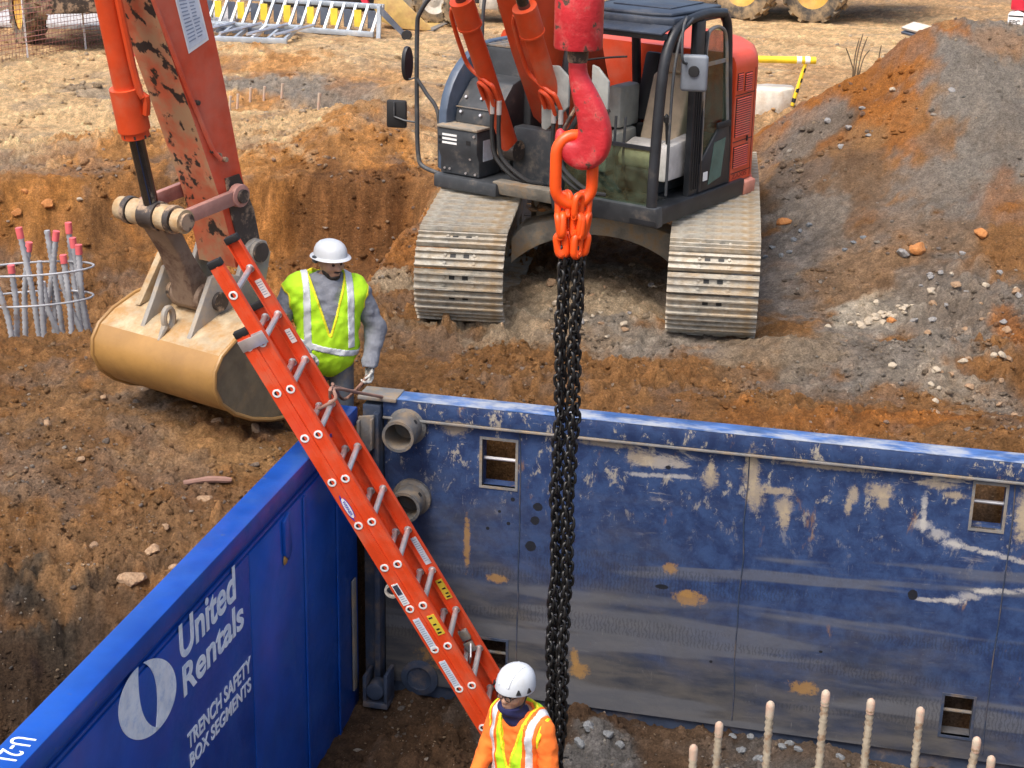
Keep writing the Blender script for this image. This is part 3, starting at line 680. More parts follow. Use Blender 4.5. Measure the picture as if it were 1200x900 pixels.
# ------------------------------------------------------------------ trench box
def worn_blue():
    m = bpy.data.materials.new('worn_blue_paint'); m.use_nodes = True
    nt = m.node_tree; N, L = nt.nodes, nt.links; bs = N['Principled BSDF']
    bs.inputs['Roughness'].default_value = .6
    tc = N.new('ShaderNodeTexCoord'); sp = N.new('ShaderNodeSeparateXYZ'); L.new(tc.outputs['Object'], sp.inputs[0])
    def noise(sc, st=(1, 1, 1), det=6, ro=.6):
        mp = N.new('ShaderNodeMapping'); mp.inputs['Scale'].default_value = st; L.new(tc.outputs['Object'], mp.inputs[0])
        n = N.new('ShaderNodeTexNoise'); n.inputs['Scale'].default_value = sc; n.inputs['Detail'].default_value = det; n.inputs['Roughness'].default_value = ro
        n.inputs['Distortion'].default_value = .3
        L.new(mp.outputs[0], n.inputs['Vector']); return n.outputs[0]
    def mr(src, a, b, lo=0., hi=1.):
        n = N.new('ShaderNodeMapRange'); n.interpolation_type = 'SMOOTHSTEP'
        for i, val in enumerate((a, b, lo, hi)): n.inputs[i + 1].default_value = val
        L.new(src, n.inputs[0]); return n.outputs[0]
    def ma(op, a, b):
        n = N.new('ShaderNodeMath'); n.operation = op
        for i, val in enumerate((a, b)):
            if hasattr(val, 'default_value'): L.new(val, n.inputs[i])
            else: n.inputs[i].default_value = val
        return n.outputs[0]
    def mix(f, a, b):
        n = N.new('ShaderNodeMix'); n.data_type = 'RGBA'; L.new(f, n.inputs[0])
        for i, val in ((6, a), (7, b)):
            if hasattr(val, 'default_value'): L.new(val, n.inputs[i])
            else: n.inputs[i].default_value = (*val, 1)
        return n.outputs[2]
    x, z = sp.outputs[0], sp.outputs[2]
    blue = mix(mr(noise(7, (1, 1, 1), 9, .7), .35, .65), (.009, .024, .085), (.025, .056, .150))
    # grime rubbed in below, patchy, heavier at the left half
    low = ma('ADD', ma('MULTIPLY', z, -.50), ma('MULTIPLY', x, -.12))
    g = ma('ADD', low, ma('MULTIPLY', noise(1.1, (.8, 1, 1.5), 7, .62), 1.15))
    c = mix(mr(g, .52, 1.20), blue, mix(mr(noise(4, (.5, 1, 2), 6), .35, .65), (.034, .038, .050), (.085, .080, .076)))
    # long streaks where earth has dragged along the plate
    band = mr(noise(1.4, (.22, 1, 2.6), 3, .5), .50, .57)
    bandm = ma('MULTIPLY', band, mr(z, -.15, -.6))
    c = mix(ma('MULTIPLY', bandm, .6), c, (.115, .12, .135))
    # tyre-like tread prints inside other streaks
    wv = N.new('ShaderNodeTexWave'); wv.bands_direction = 'X'; wv.inputs['Scale'].default_value = 11; wv.inputs['Distortion'].default_value = 7.0; wv.inputs['Detail'].default_value = 2
    wv.inputs['Detail Scale'].default_value = 2.0
    L.new(tc.outputs['Object'], wv.inputs['Vector'])
    tread = ma('MULTIPLY', ma('MULTIPLY', mr(wv.outputs['Fac'], .55, .85), mr(noise(1.7, (.18, 1, 3.2), 2, .4), .52, .58)), mr(z, -.45, -.8))
    c = mix(ma('MULTIPLY', tread, .32), c, (.012, .014, .02))
    # pale scratches and dried splashes near the top
    up = mr(z, -.75, .2)
    sc = ma('MULTIPLY', mr(noise(9, (1, 1, .6), 10, .78), .555, .62), up)
    c = mix(ma('MULTIPLY', sc, .8), c, (.42, .37, .28))
    sc2 = ma('MULTIPLY', mr(noise(2.2, (.35, 1, 1.6), 9, .75), .60, .66), up)
    c = mix(ma('MULTIPLY', sc2, .7), c, (.48, .42, .33))
    for st, th in (((.25, 1, 3.0), .63), ((2.6, 1, .35), .635), ((1.3, 1, 1.1), .64)):      # fine scratches
        fs = mr(noise(16, st, 6, .8), th, th + .04)
        c = mix(ma('MULTIPLY', fs, ma('ADD', ma('MULTIPLY', up, .45), .18)), c, (.34, .33, .31))
    ru = ma('MULTIPLY', mr(noise(5, (1, 1, .35), 8, .7), .62, .70), .7)
    c = mix(ru, c, (.20, .11, .06))
    # dried splashes, ochre scrapes and bare holes, each where it sits on the plate
    nz = N.new('ShaderNodeTexNoise'); nz.inputs['Scale'].default_value = 20; nz.inputs['Detail'].default_value = 9; nz.inputs['Roughness'].default_value = .78; L.new(tc.outputs['Object'], nz.inputs['Vector'])
    wob = ma('MULTIPLY', ma('SUBTRACT', nz.outputs[0], .5), 3.4)
    def patch(c, px_, pz, rx, rz, col, st=.70, k=1.15, soft=.95):
        v1 = N.new('ShaderNodeVectorMath'); v1.operation = 'SUBTRACT'; L.new(tc.outputs['Object'], v1.inputs[0]); v1.inputs[1].default_value = (px_, 0, pz)
        v2 = N.new('ShaderNodeVectorMath'); v2.operation = 'MULTIPLY'; L.new(v1.outputs[0], v2.inputs[0]); v2.inputs[1].default_value = (1 / rx, 0, 1 / rz)
        v3 = N.new('ShaderNodeVectorMath'); v3.operation = 'LENGTH'; L.new(v2.outputs[0], v3.inputs[0])
        return mix(ma('MULTIPLY', mr(ma('ADD', v3.outputs['Value'], ma('MULTIPLY', wob, k)), 1.0 + soft / 2, 1.0 - soft / 2), st), c, col)
    mudc, och, blk_ = (.40, .32, .21), (.33, .18, .05), (.006, .008, .014)
    for a in ((2.507,-.02,.05,.07),(2.51,.06,.016,.06),(2.80,.06,.05,.16),(2.84,-.10,.06,.11),(2.79,.15,.03,.06),(3.05,-.18,.06,.08),(3.06,-.27,.03,.08),(3.0,-.06,.10,.03),(3.53,-.03,.035,.06),(3.50,-.12,.022,.06),(3.71,.02,.09,.05),(3.74,-.05,.04,.06),
              (4.72,.0,.07,.17),(4.70,-.10,.05,.14),(.60,.16,.085,.05),(.66,.20,.16,.02),(4.10,.12,.10,.03),(4.22,.05,.07,.025),(2.0,.08,.10,.05),(1.75,.16,.2,.02),(3.3,.16,.3,.015)):
        c = patch(c, *a, mudc)
    for x0, z0, x1, z1 in ((4.02,-.02,4.03,-.2),(4.03,-.2,4.25,-.32),(4.25,-.32,4.5,-.36),(4.5,-.36,4.75,-.40),(4.1,-.78,4.3,-.76),(4.3,-.76,4.5,-.66),(4.5,-.66,4.8,-.62),(2.0,-.05,2.3,-.03)):
        for q in np.linspace(0, 1, 3): c = patch(c, x0 + (x1 - x0) * q, z0 + (z1 - z0) * q, max(.02, abs(x1 - x0) * .3), max(.016, abs(z1 - z0) * .3), (.50, .47, .42), .55, 1.1)
    for a in ((2.41,-1.0,.11,.055),(2.40,-.96,.06,.03),(2.26,-.77,.05,.04),(.94,-1.03,.07,.035),(1.60,-1.72,.07,.06),(1.56,-1.62,.03,.07),(3.3,-1.62,.10,.05),(.70,-.75,.022,.2),(.62,-1.75,.25,.12)):
        c = patch(c, *a, och, .7, 1.1, .7)
    for a in ((1.241,-.398,.036,.032),(1.224,-.511,.034,.035),(1.196,-.725,.04,.042),(4.01,-.752,.035,.04),(1.05,-.36,.016,.016),(1.02,-.56,.014,.014),(.95,-.47,.012,.012),(1.5,-.92,.02,.022),(2.2,.03,.02,.015),(2.2,-.93,.05,.02),(.86,-.62,.014,.014),(2.6,-1.5,.012,.012),(3.4,-1.3,.014,.01)):
        c = patch(c, *a, blk_, 1, .25, .1)
    L.new(c, bs.inputs['Base Color'])
    b = N.new('ShaderNodeBump'); b.inputs['Strength'].default_value = .35; b.inputs['Distance'].default_value = .02
    L.new(noise(6, (1, 1, 1), 8, .65), b.inputs['Height']); L.new(b.outputs[0], bs.inputs['Normal'])
    return m
m_worn = worn_blue()
def holed(x0, x1, z0, z1, holes, y0, y1):
    b = B()
    xs = sorted({x0, x1} | {h[0] for h in holes} | {h[1] for h in holes}); zs = sorted({z0, z1} | {h[2] for h in holes} | {h[3] for h in holes})
    solid = {}
    for i in range(len(xs) - 1):
        for j in range(len(zs) - 1):
            cx, cz = (xs[i] + xs[i+1]) / 2, (zs[j] + zs[j+1]) / 2
            solid[i, j] = not any(h[0] < cx < h[1] and h[2] < cz < h[3] for h in holes)
    for (i, j), s in solid.items():
        if not s: continue
        a, c, d, e = xs[i], xs[i+1], zs[j], zs[j+1]
        b.add([(a,y0,d),(c,y0,d),(c,y0,e),(a,y0,e)], [(0,1,2,3)]); b.add([(a,y1,d),(c,y1,d),(c,y1,e),(a,y1,e)], [(3,2,1,0)])
        for di, dj, p, q in ((-1,0,(a,d),(a,e)),(1,0,(c,d),(c,e)),(0,-1,(a,d),(c,d)),(0,1,(a,e),(c,e))):
            if not solid.get((i+di, j+dj), False):
                b.add([(p[0],y0,p[1]),(q[0],y0,q[1]),(q[0],y1,q[1]),(p[0],y1,p[1])], [(0,1,2,3)])
    return b
tb = thing('trench_box', 'blue steel trench box with one bright lettered wall and one scraped muddy wall', 'trench box', (BO[0], BO[1], 0), BYAW)
HOLES = [(.81, 1.065, -.27, .10), (4.355, 4.56, -.18, .155), (4.315, 4.52, -1.85, -1.525), (.78, 1.02, -1.86, -1.56)]
wp = holed(.05, 6.1, -2.03, .21, HOLES, 0, .13).obj('wall_panel', m_worn, tb, weld=True, smooth=0)
wp['label'] = 'scraped and muddy blue wall panel'
B().span((.05, -.035, .215), (6.1, .15, .35)).obj('top_rail', m_worn, wp, bevel=.006)
B().span((.05, -.036, .3505), (6.1, .151, .357)).obj('rail_cap', m_railworn, wp, bevel=.002)
B().span((.05, -.05, .196), (6.1, -.002, .213)).obj('rail_lip', m_steel, wp, bevel=.004)
B().span((.06, .03, -2.42), (6.1, .12, -2.034)).obj('kick_plate', m_post, wp)
for x0, x1, z0, z1 in HOLES:
    f = B()
    for a, b_ in (((x0-.02, -.006, z0-.02), (x1+.02, .03, z0)), ((x0-.02, -.006, z1), (x1+.02, .03, z1+.02)), ((x0-.02, -.006, z0+.0005), (x0, .03, z1-.0005)), ((x1, -.006, z0+.0005), (x1+.02, .03, z1-.0005))): f.span(a, b_)
    f.obj('window_frame', m_steel if z0 > -1 else m_post, wp)
    B().cyl((x0 - .01, .07, (z0+z1)/2 + .01), (x1 + .01, .07, (z0+z1)/2 + .01), .014, 10).obj('window_bar', m_alu if z0 > -1 else m_steel, wp)
for x in (1.10, 2.78, 4.62): B().tube(bez([(x + random.uniform(-.01, .01), -.002, .19 - i * .27) for i in range(9)], 2), .005, 6).obj('weld_seam', m_post, wp)
# spreader sockets on the worn wall
for z, dep, xs_ in ((.15, .26, .235), (-.43, .22, .27)):
    s = B().lathe([(.150, 0), (.150, .03), (.122, .045), (.122, dep), (.100, dep), (.094, .03)], 28, frame((xs_, -.001, z), (0, -1, 0))).obj('spreader_socket', m_sock, tb)
    for a in (40, 160, 280):
        B().cyl((xs_ + .117*math.cos(R(a)), -.12, z + .117*math.sin(R(a))), (xs_ + .1245*math.cos(R(a)), -.12, z + .1245*math.sin(R(a))), .018, 10).obj('pin_hole', m_blk, s)
B().lathe([(.15, 0), (.15, .02), (.10, .03), (.10, .015), (.07, .012)], 28, frame((.33, -.001, -1.97), (0, -1, 0))).obj('socket_ring', m_post, tb)
# corner post between the walls
cp = B(); cp.span((-.10, -.06, -2.3), (.04, .16, .30)); cp.span((.0, -.13, -2.2), (.045, -.062, .26))
cp.obj('corner_post', m_post, tb, bevel=.008)
B().span((-.14, -.06, .335), (.16, .17, .365)).obj('cap_plate', m_steel, tb, bevel=.006)
br = B(); br.prism([(-.10, .24), (.02, .26), (.02, .02), (-.03, -.06), (-.10, .0)], 'y', -.17, -.14); br.span((-.10, -.21, .0), (-.08, -.14, .22)); br.span((0, -.21, .0), (.02, -.14, .24))
br.obj('pin_bracket', m_steel, tb, bevel=.005)
br = B(); br.span((-.06, -.26, -2.15), (.14, -.065, -2.10)); br.span((-.06, -.26, -2.099), (-.03, -.065, -1.88)); br.span((.11, -.26, -2.099), (.14, -.065, -1.85)); br.cyl((.04, -.27, -2.0), (.04, -.14, -2.0), .07, 16)
br.obj('foot_bracket', m_post, tb, bevel=.006)
# the bright wall
XI, XO = -.13, -.30
lp = B().span((XO, -6.6, -2.3), (XI - .035, -.13, .22)).obj('wall_panel', m_blue, tb)
lp['label'] = 'bright blue wall panel with white stencilled lettering'
B().prism([(XO - .01, .30), (XI + .01, .30), (XI + .01, .17), (XI - .034, .135), (XO - .01, .135)], 'y', -6.6, -.11).obj('top_rail', m_blue, lp, bevel=.01)
B().span((XI - .034, -6.6, .075), (XI - .015, -.12, .10)).obj('rim_bead', m_blue, lp, bevel=.006)
B().span((XI - .034, -2.26, -2.3), (XI - .002, -.13, .07)).obj('end_plate', m_blue, lp, bevel=.006)
B().span((XI - .034, -6.6, -2.3), (XI - .006, -2.265, .07)).obj('face_plate', m_blue, lp, bevel=.004)
for y0 in (-1.30, -.62): B().span((XI - .001, y0, -2.25), (XI + .012, y0 + .05, .06)).obj('rib', m_blue, lp, bevel=.005)
B().prism([(-1.70, .05), (-1.60, .08), (-1.56, -.20), (-1.62, -.26), (-1.69, -.2)], 'x', XI - .0005, XI + .022).obj('lifting_slot', m_blue, lp, bevel=.004)
B().lathe([(.04, 0), (.032, .006), (.001, .008)], 14, frame((XI + .006, -1.66, -.24), (1, 0, 0))).obj('rust_chip', m_ochre, lp)
B().span((XI + .001, -.30, -2.0), (XI + .02, -.22, -1.05)).obj('end_wear_strip', m_steel, lp, bevel=.008)

def text_obj(txt, M_, width, height, mat_, parent, name='lettering', bold=.0, shear=.0, depth=.0015):
    cu = bpy.data.curves.new('t', 'FONT'); cu.body = txt; cu.extrude = depth; cu.offset = bold; cu.shear = shear
    o = bpy.data.objects.new('t', cu); COL.objects.link(o)
    dg = bpy.context.evaluated_depsgraph_get(); me = bpy.data.meshes.new_from_object(o.evaluated_get(dg))
    bpy.data.objects.remove(o)
    V = np.array([v.co[:] for v in me.vertices]); lo, hi = V.min(0), V.max(0)
    k = Matrix.Diagonal((width / (hi[0]-lo[0]), height / (hi[1]-lo[1]), 1, 1)) @ Matrix.Translation((-lo[0], -lo[1], 0))
    me.transform(M_ @ k); me.materials.clear(); me.materials.append(mat_)
    return link(name, me, parent)
def wall_text(t, y0, y1, z0, z1, **k):
    M_ = Matrix(((0, 0, 1, XI - .0035), (1, 0, 0, y0), (0, 1, 0, z0), (0, 0, 0, 1)))
    return text_obj(t, M_, y1 - y0, z1 - z0, m_text, lp, **k)
wall_text('United', -3.34, -2.50, -.125, .11, bold=.022)
wall_text('Rentals', -3.32, -2.39, -.37, -.165, bold=.022)
wall_text('TRENCH SAFETY', -3.30, -2.30, -.735, -.625, bold=.022)
wall_text('BOX SEGMENTS', -3.28, -2.31, -.872, -.772, bold=.022)
# emblem: a disc with a leaning lens cut out and open at two ends
em = B(); cy, cz = -3.775, -.117
def ept(a): return (cy + .36 * math.cos(R(a)), cz + .235 * math.sin(R(a)) - .097 * math.cos(R(a)))
def qb(p, c, q, n=20): return [((1-t)**2 * p[0] + 2*t*(1-t) * c[0] + t*t * q[0], (1-t)**2 * p[1] + 2*t*(1-t) * c[1] + t*t * q[1]) for t in np.linspace(0, 1, n)[1:-1]]
outer_l = [ept(a) for a in np.linspace(106, 290, 34)]; inner_l = qb(ept(290), (-3.94, -.22), ept(106))
outer_r = [ept(a) for a in np.linspace(-80, 96, 34)]; inner_r = qb(ept(96), (-3.58, -.04), ept(-80))
em.prism(outer_l + inner_l, 'x', XI - .005, XI - .002); em.prism(outer_r + inner_r, 'x', XI - .005, XI - .002)
em.obj('emblem', m_text, lp, smooth=0)
# stencil on the top rail, read from the far end
M_ = Matrix(((0, 1, 0, XO + .02), (-1, 0, 0, -4.93), (0, 0, 1, .3015), (0, 0, 0, 1)))
text_obj('U-21', M_, .20, .12, m_text, lp, bold=.0)

# ------------------------------------------------------------------ extension ladder
LT, LB = np.array([-1.84, 10.728, 1.488]), np.array([-.248, 10.935, -1.496])
step = (LB - LT) / 9; la = step / np.linalg.norm(step)
lr = np.array([.096, .462, -.045]); lr = lr - la * (lr @ la); LW = .475; lr /= np.linalg.norm(lr)
ln = np.cross(la, lr); ln = ln if ln[0] < 0 else -ln
LFOOT = LT + step * 10.9 + ln * .05
def LP(s, r, n): return LT + step * s + lr * r + ln * n - LFOOT
lad = thing('extension_ladder', 'orange two-section extension ladder leaning over the bright blue trench wall', 'ladder', LFOOT)
LM = Matrix((Vector(la), Vector(lr), Vector(ln))).transposed()
def lbox(b, s0, s1, r0, r1, n0, n1, m=0):
    a, c = LP(s0, r0, n0), LP(s1, r1, n1); L = np.linalg.norm(step)
    b.box((Vector(a) + Vector(c)) / 2, ((s1 - s0) * L, r1 - r0, n1 - n0), LM, m); return b
HD = .047
def rail(b, s0, s1, r, inward, nc):
    t, fl = .006, .040
    lbox(b, s0, s1, min(r, r + inward * t), max(r, r + inward * t), nc - HD, nc + HD)
    for q in (-1, 1):
        n0 = nc + q * HD; lbox(b, s0, s1, min(r + inward*t, r + inward * fl), max(r + inward*t, r + inward * fl), min(n0, n0 - q * .006), max(n0, n0 - q * .006))
    if True: lbox(b, s0, s1, min(r, r - inward * .003), max(r, r - inward * .003), nc - .014, nc + .002)
for sec, nc, s0, s1, r0, r1 in (('fly', 0.0, -.60, 10.2, 0.0, LW), ('base', .096, .72, 10.88, -.012, LW + .012)):
    for r, inw in ((r0, 1), (r1, -1)):
        b = B(); rail(b, s0, s1, r, inw, nc); ro = b.obj('side_rail', m_ladder, lad)
        c = B(); lbox(c, s0 - .10, s0 + .03, r - .004 if inw > 0 else r - .042, r + .042 if inw > 0 else r + .004, nc - HD - .004, nc + HD + .004)
        c.obj('end_cap', m_blk, ro, bevel=.006)
    for i in range(0 if sec == 'fly' else 1, 11):
        si = i if sec == 'fly' else i - .04
        if si > s1: continue
        a, c = LP(si, r0 + .004, nc), LP(si, r1 - .004, nc)
        g = B().cyl(a, c, .021, 14).obj('rung', m_alu, lad)
        for rr, sg in ((r0, -1), (r1, 1)):
            pz = LP(si, rr, nc); d = Vector(lr) * sg
            B().lathe([(.031, 0), (.031, .005), (.019, .006), (.019, .001)], 18, frame(pz, d, Vector(la)), cap=False).obj('rivet_ring', m_white, g)
            B().lathe([(.020, .0015), (.001, .0018)], 14, frame(pz, d, Vector(la)), cap=False).obj('rung_end', m_blk, g)
            q = LP(si, rr + (-sg) * .008, nc)
            B().lathe([(.030, 0), (.030, .006), (.022, .010)], 16, frame(q, -d, Vector(la)), cap=False).obj('rung_collar', m_alu, g)
def sticker(s0, s1, side, nc, n0, n1, m_, name='sticker'):
    r = -.0005 if side == 'near' else LW - .0065
    if side == 'nearbase': r = -.0125
    b = B(); lbox(b, s0, s1, r - .0035, r, nc + n0, nc + n1); o = b.obj(name, m_, lad)
    if m_ in (m_sticker, m_white):
        k = int((s1 - s0) / .05); pr = B()
        for i in range(1, k): lbox(pr, s0 + i * .05, s0 + i * .05 + .013, r - .0045, r - .0036, nc + n0 * random.uniform(.3, .8), nc + n1 * .8)
        pr.obj('print', m_print, o)
    return o
sticker(.78, .98, 'near', 0, -.043, .043, m_alu, 'rail_bracket')
b = B(); lbox(b, .80, 1.02, -.022, -.012, -.05, .148); b.obj('guide_bracket', m_alu, lad, bevel=.003)
sticker(.25, .62, 'far', 0, -.030, .022, m_white); sticker(1.33, 1.62, 'far', 0, -.020, .022, m_white); sticker(6.2, 6.85, 'far', 0, -.024, .022, m_sticker)
for (s0, s1, side, nc, n0, n1) in ((7.25, 7.72, 'far', 0, -.028, .028), (7.25, 7.72, 'near', 0, -.036, .020)):
    y_ = sticker(s0, s1, side, nc, n0, n1, m_yellow, 'warning_sticker')
    r = -.0045 if side == 'near' else LW - .0105
    for k, (q0, q1, w0, w1) in enumerate(((.04, .12, -.018, .02), (.2, .26, -.02, .015), (.32, .38, -.022, .010), (.40, .45, -.022, .02))):
        b = B(); lbox(b, s0 + q0, s0 + q0 + .035, r - .0008, r, nc + w0 * .8, nc + w1 * .7); b.obj('print_line', m_blk, y_)
sticker(7.2, 7.95, 'nearbase', .096, -.024, .026, m_sticker); sticker(8.25, 8.9, 'nearbase', .096, -.024, .026, m_sticker); sticker(6.35, 6.85, 'nearbase', .096, -.022, .028, m_white)
b = B(); lbox(b, 6.38, 6.6, -.0172, -.016, .08, .118); b.obj('sticker_print', m_post, lad)
# maker's oval on the base rail
lo_ = frame(LP(4.55, -.0125, .096), -lr, Vector(la))
ov = B().add([lo_ @ Vector((.115 * math.copysign(abs(math.cos(a)) ** 1.3, math.cos(a)), .026 * math.sin(a), .002)) for a in np.linspace(0, 2*math.pi, 33)[:-1]], [tuple(range(32))])
ov = ov.obj('maker_badge', mat('badge_blue', (.03, .04, .4), .4, bump=0), lad, smooth=0)
B().add([lo_ @ Vector((.085 * math.cos(a), .021 * math.sin(a), .0035)) for a in np.linspace(0, 2*math.pi, 33)[:-1]], [tuple(range(32))]).obj('badge_field', m_white, ov, smooth=0)
text_obj('WERNER', lo_ @ Matrix.Translation((-.062, -.010, .0045)), .124, .020, MATS['badge_blue'], ov, bold=.01, depth=.0005)
# rung locks, pulley, rope hook
for s_, n_ in ((8.62, .02), (8.9, .03)):
    b = B(); lbox(b, s_ - .18, s_ + .05, LW - .06, LW - .02, n_ - .02, n_ + .05); b.obj('rung_lock', m_steel, lad, bevel=.006)
b = B().tube([LP(8.75, LW - .05, .02), LP(8.95, LW - .12, .05), LP(9.1, LW - .10, .09)], .008, 6); b.obj('lock_spring', m_alu, lad)
b = B().lathe([(.042, -.012), (.058, -.012), (.058, .012), (.042, .012), (.042, -.012)], 22, frame(LP(6.55, .05, .165), lr), cap=False); b.obj('rope_pulley', m_conc, lad)

# ------------------------------------------------------------------ people
def rotm(yaw, pitch, roll=0):
    return np.array((Matrix.Rotation(yaw, 3, 'Z') @ Matrix.Rotation(pitch, 3, 'X') @ Matrix.Rotation(roll, 3, 'Y')))
def head_sdf(p, c, Rm):
    q = (p - np.array(c)) @ Rm
    X = q[..., 0]; ax = np.abs(X); qa = q.copy(); qa[..., 0] = ax
    d = smin([ell(q, (0, .012, .035), (.078, .100, .092)), ell(q, (0, -.012, -.03), (.062, .078, .09)), ell(q, (0, -.045, -.082), (.035, .040, .030)),
              ell(qa, (.045, -.055, -.02), (.026, .03, .028))], .03)
    d = smin([d, cone(q, (0, -.088, .012), (0, -.112, -.024), .009, .014), ell(qa, (.012, -.098, -.026), (.011, .012, .009))], .012)      # nose
    d = smin([d, cone(q, (-.03, -.086, .028), (.03, -.086, .028), .009, .009)], .012)                                                    # brow
    d = np.maximum(d, -ell(qa, (.031, -.103, .008), (.018, .018, .011)))                                                               # sockets
    d = smin([d, ell(q, (0, -.094, -.055), (.024, .010, .006)), ell(q, (0, -.092, -.066), (.021, .010, .007))], .006)                   # lips
    d = np.minimum(d, ell(qa, (.080, .012, -.005), (.010, .02, .032)))                                                                 # ears
    return d
def hand(name, wrist, ax, side, curl, parent, mat_, hold=None):
    """wrist, ax = (forward, palm normal) ; five fingers curling towards the palm"""
    f = Vector(ax[0]).normalized(); pn = Vector(ax[1]); pn = (pn - f * pn.dot(f)).normalized(); sd = f.cross(pn) * side
    W = Vector(wrist)
    P = lambda a, b_, c: np.array(W + f * a + sd * b_ + pn * c)
    segs = [(P(0, 0, 0), P(.085, 0, 0), .028, .034)]
    parts = [('c', P(-.03, 0, 0), P(.02, 0, 0), .030, .029), ('c', P(.02, -.018, 0), P(.08, -.028, .002), .020, .016), ('c', P(.02, .018, 0), P(.08, .028, .002), .020, .016), ('c', P(.03, 0, -.002), P(.085, 0, 0), .022, .017)]
    fingers = []
    for b0, L, k in ((.033, .070, 1.0), (.011, .082, 1.05), (-.011, .076, 1.1), (-.032, .060, 1.15)):
        a, pos, ang = None, Vector((.085, b0, 0)), 0.0
        pts = [pos.copy()]
        for j, fr in enumerate((.44, .31, .25)):
            ang += curl * k * (.7, 1.0, .8)[j]
            pos = pos + Vector((math.cos(ang), 0, math.sin(ang))) * L * fr
            pts.append(pos.copy())
        fingers.append(pts)
    th = [Vector((.02, .03, .005)), Vector((.045, .052, .02)), Vector((.075, .050, .045)), Vector((.09, .035, .062))]
    fingers.append(th)
    def fn(p):
        ds = [smin([cone(p, a, b_, r0, r1) for _, a, b_, r0, r1 in parts], .02)]
        d = ds[0]
        for pts in fingers:
            q = [P(v.x, v.y, v.z) for v in pts]
            d = smin([d, chain_sdf(p, q, [.0115, .0108, .0098, .0085], .004)], .006)
        return d
    w = np.array(W + f * .06 + pn * .02)
    return sdf_obj(name, fn, w - .13, w + .13, .006, mat_, parent)
def person(label, loc, rz, J, shirt, vest, hat, beard, gaiter):
    t = thing('person', label, 'person', loc, rz)
    bk_ = J.get('bulk', 0.0)
    pel, chest, neck, hc, Rm = J['pelvis'], J['chest'], J['neck'], J['head'], rotm(*J['headrot'])
    A = np.array
    def torso(p, g=0.0):
        g = g + bk_
        d = smin([ell(p, A(pel) + (0, 0, .03), (.165 + g, .125 + g, .14 + g)), ell(p, (A(pel) + A(chest)) / 2 + (0, -.015, 0), (.160 + g, .128 + g, .20 + g)), ell(p, A(chest) + (0, 0, .02), (.185 + g, .130 + g, .20 + g)),
                  cone(p, A(J['shL']) + (.05, 0, .01), A(J['shR']) + (-.05, 0, .01), .075 + g, .075 + g), cone(p, A(chest) + (0, .01, .16), A(neck) + (0, 0, -.02), .085 + g, .065 + g)], .07)
        return d
    def arm(p, s, g=0.0):
        g = g + bk_ * .35
        return smin([cone(p, J['sh' + s], J['el' + s], .066 + g, .052 + g), cone(p, J['el' + s], J['wr' + s], .050 + g, .036 + g)], .03)
    def legs(p, g=0.0):
        return smin([smin([cone(p, A(pel) + (q * .09, 0, -.02), J['kn' + s], .092 + g, .062 + g), cone(p, J['kn' + s], J['an' + s], .062 + g, .044 + g)], .03) for s, q in (('L', -1), ('R', 1))], .015)
    def body(p):
        foot = [cone(p, A(J['an' + s]) + (0, .02, -.03), A(J['an' + s]) + (0, -.15, -.055), .040, .032) for s in 'LR']
        return smin([torso(p, -.012), arm(p, 'L', -.010), arm(p, 'R', -.010), legs(p, -.012), cone(p, A(neck) + (0, 0, -.06), A(hc) + A(Rm) @ A((0, .02, -.05)), .060, .056), head_sdf(p, hc, Rm)] + foot, .018)
    bo = sdf_obj('body', body, (-.55, -.5, 0.0), (.55, .35, 1.86), .0115, m_skin, t)
    sdf_obj('shirt', lambda p: np.maximum(np.maximum(smin([torso(p, .006), arm(p, 'L', .010), arm(p, 'R', .010)], .03), pel[2] - .06 - p[..., 2]), -cone(p, A(neck) + (0, 0, -.045), A(neck) + (0, 0, .2), .068, .09))
            + .009 * vn(p[..., 0] * 9 + p[..., 2] * 16, p[..., 2] * 11 - p[..., 0] * 14 + p[..., 1] * 9) + .004 * vn(p[..., 2] * 38 + p[..., 0] * 12, p[..., 0] * 20 + p[..., 1] * 25), (-.55, -.5, .7), (.55, .35, 1.62), .011, shirt, t)
    sdf_obj('trousers', lambda p: np.maximum(smin([legs(p, .012), ell(p, A(pel) + (0, 0, .02), (.172, .132, .13))], .04), p[..., 2] - pel[2] - .08), (-.4, -.4, .02), (.4, .3, 1.1), .014, m_jean, t)
    for s in 'LR':
        a = A(J['an' + s])
        sdf_obj('boot', lambda p: np.maximum(smin([cone(p, a + (0, .02, .06), a + (0, .02, -.04), .056, .052), cone(p, a + (0, .03, -.045), a + (0, -.15, -.05), .045, .042)], .02), a[2] - .09 - p[..., 2]), a - (.1, .25, .12), a + (.1, .13, .16), .012, m_boot, t)
    # vest: sleeveless, V neck, with tape
    ch, hem = A(chest), pel[2] + vest['hem']
    vz0 = vest['v']
    def cutters(p, grow=0.0):
        x, y, z = p[..., 0] - ch[0], p[..., 1] - ch[1], p[..., 2]
        vcut = np.maximum(np.maximum(np.abs(x) * 1.0 - (z - vz0) * vest['vk'] , y - .02), vz0 - z)
        neckc = cone(p, A(neck) + (0, .0, -.09), A(neck) + (0, 0, .25), .088, .12)
        armc = np.minimum(*[cone(p, A(J['sh' + s]) + (q * .055, 0, -.04), A(J['sh' + s]) + (q * .30, 0, -.08), .088, .11) for s, q in (('L', -1), ('R', 1))])
        return np.minimum(np.minimum(vcut, neckc), armc) - grow
    fold = lambda p: .010 * vn(p[..., 0] * 13 + p[..., 2] * 6, p[..., 2] * 12 - p[..., 0] * 5 + p[..., 1] * 6) + .005 * vn(p[..., 0] * 30 - p[..., 2] * 10, p[..., 2] * 24 + p[..., 1] * 20)
    vs = lambda p, g: torso(p, g) + fold(p)
